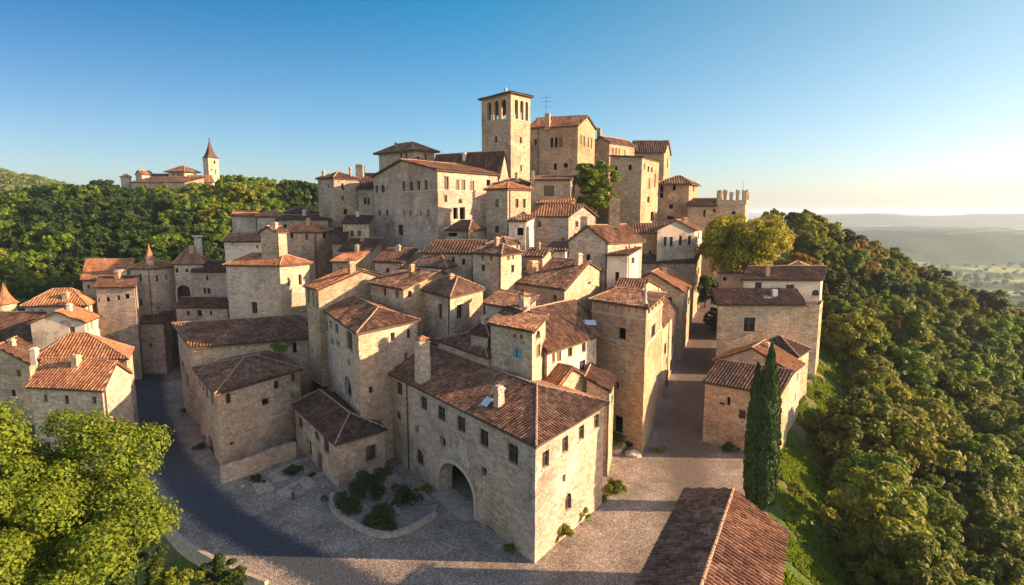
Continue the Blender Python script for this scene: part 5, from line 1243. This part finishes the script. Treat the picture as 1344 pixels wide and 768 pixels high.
# foreground tree
p = aty(44, 655, 38); cm = mesh_from(crown_V(911, 8.2, 8.2, 130000, .135, 130, 10), 'crown', LM['bright']); zt = T(p.x, p.y)
tree_root('tree', p.x, p.y, zt, 'big sunlit bright green tree filling the lower left corner', 'tree', None, trunk_mesh(79, p.z-zt, 7.5, .5), cm, p.z-zt, 1, 0); TREES.append((p.x, p.y, 9))
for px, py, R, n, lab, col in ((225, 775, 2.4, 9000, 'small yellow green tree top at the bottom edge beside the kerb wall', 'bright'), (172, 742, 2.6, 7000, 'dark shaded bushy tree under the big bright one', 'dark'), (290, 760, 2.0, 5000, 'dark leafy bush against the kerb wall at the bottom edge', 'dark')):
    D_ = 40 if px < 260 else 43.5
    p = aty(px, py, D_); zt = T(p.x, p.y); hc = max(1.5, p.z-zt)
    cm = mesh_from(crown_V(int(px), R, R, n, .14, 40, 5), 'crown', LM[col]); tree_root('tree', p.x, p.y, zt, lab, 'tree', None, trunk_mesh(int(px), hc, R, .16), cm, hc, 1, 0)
# cypress
def cyp_V(seed, h, r, n):
    g = np.random.default_rng(seed); t_ = g.random(n)**.85; a = g.random(n)*2*math.pi
    rr = r*np.sin(np.pi*np.clip(t_*.86+.14, 0, 1))**.7*(1-.18*np.abs(np.sin(a*3+t_*9)))*(1-.3*g.random(n)**2)
    bn = (np.floor(t_*38)*7+np.floor(a*2.2)).astype(int); kk = g.uniform(.74, 1.12, bn.max()+1); rr = rr*kk[bn]
    P = np.stack([np.cos(a)*rr, np.sin(a)*rr, t_*h], 1); d = np.stack([np.cos(a), np.sin(a), np.full(n, .9)], 1)+g.normal(size=(n, 3))*.35
    d /= np.linalg.norm(d, axis=1)[:, None]; A_ = np.cross(d, g.normal(size=(n, 3))); A_ /= np.linalg.norm(A_, axis=1)[:, None]
    # sprays point upwards
    upv = np.tile(np.array([0, 0, 1.0]), (n, 1))+g.normal(size=(n, 3))*.3; s = (.2*(.6+.8*g.random(n)))[:, None]
    V = np.empty((n, 4, 3)); V[:, 0] = P-upv*s*.8; V[:, 1] = P-A_*s*.45; V[:, 2] = P+upv*s; V[:, 3] = P+A_*s*.45
    return V.reshape(-1, 3)
cb = atz(992, 668, 0); cz = T(cb.x, cb.y)
for dx, dy, top, r, lab in ((.65, 0, 456, 1.3, 'tallest middle cypress spire behind the barn'), (-.55, .3, 482, .95, 'left and slightly shorter cypress spire behind the barn'), (1.6, .5, 494, .85, 'right and shortest cypress spire nearest the grass slope')):
    x, y = cb.x+dx, cb.y+dy; hh = aty(1000, top, y).z-T(x, y)
    cm = mesh_from(cyp_V(int(top), hh, r, 16000), 'crown', LM['cypress']); mb = MB(); mb.tube([Vector((0, 0, -1)), Vector((0, 0, hh*.9))], [.28, .03], 8); o = mb.build('trunk', M['bark']); tm = o.data; bpy.data.objects.remove(o)
    tree_root('cypress', x, y, T(x, y), lab, 'cypress', None, tm, cm, .3, 1, 0); TREES.append((x, y, 2))
# bushes
def bush(px, py, r, n, col, label, z=0.0, h=.8, leaf=.11, D=None):
    p = atz(px, py, z) if D is None else aty(px, py, D); g = np.random.default_rng(int(px*7+py)); K = 14
    C = np.stack([g.normal(0, .42, K)*r, g.normal(0, .42, K)*r, g.uniform(.15, .75, K)*r*h], 1); Rr = g.uniform(.18, .42, K)*r
    me = mesh_from(leaves(C, Rr, n, leaf, g, .9), 'shrub', LM[col]); o = bpy.data.objects.new('shrub', me); C_.objects.link(o); o.location = p
    return tag(o, label, 'shrub')
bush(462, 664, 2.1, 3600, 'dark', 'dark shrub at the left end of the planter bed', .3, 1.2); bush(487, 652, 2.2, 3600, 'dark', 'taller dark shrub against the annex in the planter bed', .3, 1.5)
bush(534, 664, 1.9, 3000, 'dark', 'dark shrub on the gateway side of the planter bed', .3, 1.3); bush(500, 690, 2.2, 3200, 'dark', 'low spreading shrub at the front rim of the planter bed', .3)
bush(806, 582, 1.6, 2600, 'green', 'clipped green shrub in the round stone planter', .9); bush(826, 585, 1.2, 1600, 'dark', 'dark shrub right behind the round stone planter', .3)
bush(804, 643, 1.3, 2200, 'bright', 'small bright shrub at the back foot of the sunlit wall', .1); bush(761, 676, 1.5, 3000, 'bright', 'bright shrub below the arched niche in the sunlit wall', .2, 1.4)
bush(736, 706, 1.4, 2500, 'olive', 'small weedy shrub at the foot of the sunlit wall nearest the corner', .1, 1.2); bush(790, 654, .8, 900, 'olive', 'tiny weed clump at the foot of the sunlit wall', .1)
bush(338, 632, .9, 1000, 'dark', 'small dark shrub beside the retaining wall boulder', .1); bush(388, 622, 1.3, 1500, 'dark', 'dark shrub on the forecourt steps', .1)
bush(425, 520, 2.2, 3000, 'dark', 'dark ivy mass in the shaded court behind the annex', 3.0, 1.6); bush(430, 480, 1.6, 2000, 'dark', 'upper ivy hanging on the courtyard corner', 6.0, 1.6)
bush(366, 462, 1.5, 1500, 'green', 'bush growing out of the courtyard house wall above the hip roof', 0, 1.0, .13, 80)
bush(955, 592, 1.2, 1200, 'dark', 'small shrub at the foot of the low house by the cypress', .1)
# weeds and tufts down the grass slope
for k, (px, py, r, col) in enumerate(((1045, 640, 1.2, 'olive'), (1058, 560, 1.5, 'olive'), (1080, 520, 1.4, 'bright'), (1100, 560, 1.6, 'green'), (1050, 690, 1.3, 'green'), (1075, 600, 1.0, 'olive'))):
    x, y = ground_on_ray(px, py, .6, 44, 130); z = T(x, y); g = np.random.default_rng(k); K = 8
    C = np.stack([g.uniform(-.6, .6, K)*r, g.uniform(-.6, .6, K)*r, g.uniform(.1, .6, K)*r], 1)
    me = mesh_from(leaves(C, g.uniform(.3, .5, K)*r, 1200, .13, g, .9), 'shrub', LM[col]); o = bpy.data.objects.new('shrub', me); C_.objects.link(o); o.location = (x, y, z)
    tag(o, ['olive shrub on the grass slope level with the cypress base', 'olive shrub on the bare patch of the grass slope', 'bright shrub by the corner of the rubble walled house', 'green shrub at the forest edge of the grass slope', 'green shrub on the slope beside the barn roof', 'small olive shrub half way down the grass slope'][k], 'shrub')
# slope forest on the right
def ok(x, y, r, f=.62): return all((x-a)**2+(y-b_)**2 > ((r+c)*f)**2 for a, b_, c in TREES)
def vis(x, y, z, m=70):
    q = proj((x, y, z)); return -m < q[0] < 1344+m and 150 < q[1] < 768+m*1.4
cols = ['green', 'green', 'dark', 'olive', 'bright', 'green', 'green', 'bright', 'olive', 'green', 'yellow', 'orange']
names = {'green': 'mid green', 'dark': 'dark green', 'olive': 'olive', 'orange': 'orange', 'yellow': 'yellow', 'bright': 'light green'}
cnt = 0; rightrest = []
for k in range(14000):
    y = rt_.uniform(38, 232); x = Edge(y)+rt_.uniform(2, 150); d = x-Edge(y)
    if y < 112 and d < 9+max(0, 60-y)*.1: continue
    if y < 135 and d < 5: continue
    s = rt_.uniform(.9, 1.6) if k < 3500 else rt_.uniform(.55, .95); z = T(x, y)
    if not vis(x, y, z+6*s) or not ok(x, y, 4.5*s, .7 if k < 3500 else .52): continue
    c = rt_.choice(cols)
    if c in ('orange', 'yellow') and rt_.random() < .8: c = 'bright'
    if cnt > 215 or y > 185: TREES.append((x, y, 4.5*s)); rightrest.append((x, y, z, s)); continue
    plant(x, y, c, s, '%s tree in the forest covering the slope right of the town' % names[c], '%s trees of the right slope forest' % names[c], rt_, rt_.uniform(.85, 1.15)); cnt += 1
print('right trees', cnt)
# trees round the castle foot and street head
for px, py, D_, s, col, lab in ((928, 352, 131, .8, 'dark', 'dark tree closing the top end of the street'), (942, 372, 118, .5, 'dark', 'small dark tree behind the right side of the street'), (1003, 312, 140, .7, 'green', 'green tree between the battlement tower and the skyline trees'), (1030, 316, 146, .8, 'olive', 'olive tree right behind the golden yellow tree')):
    p = aty(px, py, D_); plant(p.x, p.y, col, s, lab, None, rt_)
# left hill
lcnt = 0; spots = []
for k in range(16000):
    y = rt_.uniform(128, 292); x = rt_.uniform(-275, -12)
    s = rt_.uniform(.7, 1.25); z = T(x, y)
    if not vis(x, y, z+6*s, 50): continue
    q = proj((x, y, z))
    if x > -62 and y < 150: continue
    if y < 140 and x > -130: continue
    if 254 < y < 292 and 150 < q[0] < 292: continue
    if y > 225 and 155 < q[0] < 290: s *= .62
    if not ok(x, y, 4.5*s, .56): continue
    TREES.append((x, y, 4.5*s)); spots.append((x, y, z, s))
# the ones that show largest: nearest
spots.sort(key=lambda a: a[1]); ncut = 78
for i, (x, y, z, s) in enumerate(spots):
    if i >= ncut: break
    c = rt_.choice(['green', 'dark', 'dark', 'dark', 'green', 'bright', 'dark']); lcnt += 1
    tree_root('tree', x, y, z, '%s tree at the near foot of the forested hill left of the town' % names[c], 'tree', '%s trees at the foot of the left hill' % names[c], TR[i % 3], crown_me(rt_.randrange(NV), c), 4.6, s, rt_.uniform(0, 6.28))
rest = spots[ncut:]; print('left trees', lcnt, 'stuff', len(rest))
lowV = [crown_V(150+i, 4.8, 4.3, 2600, .5, 40, 5) for i in range(4)]
VV = {c: [] for c in ('green', 'dark', 'olive', 'bright', 'yellow')}; g = np.random.default_rng(3)
def put(V, x, y, z, s):
    a = g.uniform(0, 6.28); R_ = np.array([[math.cos(a), -math.sin(a), 0], [math.sin(a), math.cos(a), 0], [0, 0, 1]])
    return (V@R_.T)*s+np.array([x, y, z+4.6*s])
for (x, y, z, s) in rest:
    q_ = noise.noise(Vector((x*.022, y*.022, 2)))*1.2-.26+.0045*(y-200)+g.normal()*.22
    c = 'dark' if q_ < -.12 else 'green' if q_ < .2 else 'olive' if q_ < .42 else 'bright' if q_ < .62 else 'yellow'
    VV[c].append(put(lowV[g.integers(4)], x, y, z, s))
# far woods on the ridge beyond
tinyV = [crown_V(190+i, 4.8, 4.2, 200, 1.5, 24, 5) for i in range(3)]
for k in range(1500):
    x = g.uniform(-900, -480); y = g.uniform(560, 900); z = T(x, y); q = proj((x, y, z))
    if q[0] < -60 or q[0] > 90: continue
    VV['olive' if k % 3 else 'green'].append(put(tinyV[k % 3], x, y, z-2, 1.5))
def stuff(VV, label):
  allV = []; mi = []; order = list(VV)
  for i, c in enumerate(order):
    if VV[c]: a = np.concatenate(VV[c]); allV.append(a); mi.append(np.full(len(a)//4, i, dtype=np.int32))
  me = mesh_from(np.concatenate(allV), 'forest', LM[order[0]])
  for c in order[1:]: me.materials.append(LM[c])
  me.polygons.foreach_set('material_index', np.concatenate(mi)); o = bpy.data.objects.new('forest', me); C_.objects.link(o)
  tag(o, label, 'forest', kind='stuff')
stuff(VV, 'dense mixed green wood covering the far hill left of the town')
VV = {c: [] for c in ('green', 'dark', 'olive', 'bright', 'yellow')}
midV = [crown_V(170+i, 4.8, 4.6, 4200, .4, 50, 6) for i in range(4)]
for (x, y, z, s) in rightrest:
    c = g.choice(['green', 'dark', 'olive', 'bright', 'yellow'], p=[.4, .2, .25, .1, .05]); VV[c].append(put(midV[g.integers(4)], x, y, z, s))
stuff(VV, 'distant wood on the falling ridge right of the town'); print('right stuff', len(rightrest))
VV = {c: [] for c in ('green', 'dark', 'olive')}; tinyV = [crown_V(190+i, 4.8, 4.2, 200, 1.5, 24, 5) for i in range(3)]; k = 0
while k < 2600:
    y = 330*math.exp(g.uniform(0, 1.75)); x = g.uniform(.3, 1.0)*y; k += 1
    if noise.noise(Vector((x*.006, y*.008, 4)))+.3*noise.noise(Vector((x*.03, y*.03, 4))) < g.uniform(-.15, .3): continue
    z = T(x, y)
    if z < -60: VV[('green', 'dark', 'olive')[k % 3]].append(put(tinyV[k % 3], x, y, z-1, g.uniform(.7, 1.8)))
stuff(VV, 'scattered copses and hedges dotted over the valley fields'); print('copses', sum(len(q) for q in VV.values()))
# weeds and small shrubs at the wall feet
for k, (px, py, r, lab) in enumerate(((866, 592, .7, 'weed clump at the street foot of the tawny corner tower'), (884, 562, .6, 'weed clump against the street wall beyond the corner tower'), (902, 505, .7, 'weed clump half way up the left side of the street'), (560, 642, .7, 'weed clump in the corner where the gateway wall meets the planter'), (668, 722, .6, 'weed tuft near the shaded foot of the front building corner'),
    (262, 588, .8, 'weed clump at the road foot of the hipped corner house'), (243, 540, .8, 'weed clump at the road foot of the courtyard house'), (500, 622, .8, 'weed clump at the right foot of the annex'), (410, 626, .6, 'weed clump below the annex door'))):
    bush(px, py, r, 900, ('olive', 'green', 'dark')[k % 3], lab, .05, .8, .09)
# grass on the slope below the right hand houses: short blades, one mass
gr = np.random.default_rng(8); n = 60000; Y = gr.uniform(42, 112, n); X = np.array([Edge(a) for a in Y])+gr.uniform(-1.5, 16, n)
keep = np.array([noise.noise(Vector((a*.3, b_*.3, 0))) > -.18 for a, b_ in zip(X, Y)]); X = X[keep]; Y = Y[keep]; n = len(X)
Zg = np.array([T(a, b_) for a, b_ in zip(X, Y)]); a = gr.uniform(0, math.pi, n); w_ = .16; h_ = gr.uniform(.18, .42, n)
V = np.empty((n, 4, 3)); dx = np.cos(a)*w_; dy = np.sin(a)*w_; tx = gr.normal(size=n)*.1
V[:, 0] = np.stack([X-dx, Y-dy, Zg-.05], 1); V[:, 1] = np.stack([X+dx, Y+dy, Zg-.05], 1); V[:, 2] = np.stack([X+dx*.3+tx, Y+dy*.3, Zg+h_], 1); V[:, 3] = np.stack([X-dx*.3+tx, Y-dy*.3, Zg+h_], 1)
o = bpy.data.objects.new('grass', mesh_from(V.reshape(-1, 3), 'grass', LM['bright'])); C_.objects.link(o); tag(o, 'bright grass covering the steep bank below the right hand houses', 'grass', kind='stuff')
# ---------------------------------------------------------------- air
m = bpy.data.materials.new('haze_air'); m.use_nodes = True; t = m.node_tree; t.nodes.clear(); out = N(t, 'ShaderNodeOutputMaterial'); v = N(t, 'ShaderNodeVolumePrincipled')
v.inputs['Color'].default_value = (.62, .8, 1, 1); v.inputs['Density'].default_value = 1.0e-4; v.inputs['Anisotropy'].default_value = .2; t.links.new(v.outputs[0], out.inputs['Volume'])
mb = MB(); lo = min(p[2] for p in vs)-1 if False else -170
mb.box((-26500, -2600, lo), (53000, 0, 0), (0, 29500, 0), (0, 0, 125-lo)); o = mb.build('haze', m); tag(o, 'thin even air haze filling the whole valley', 'haze', kind='stuff')
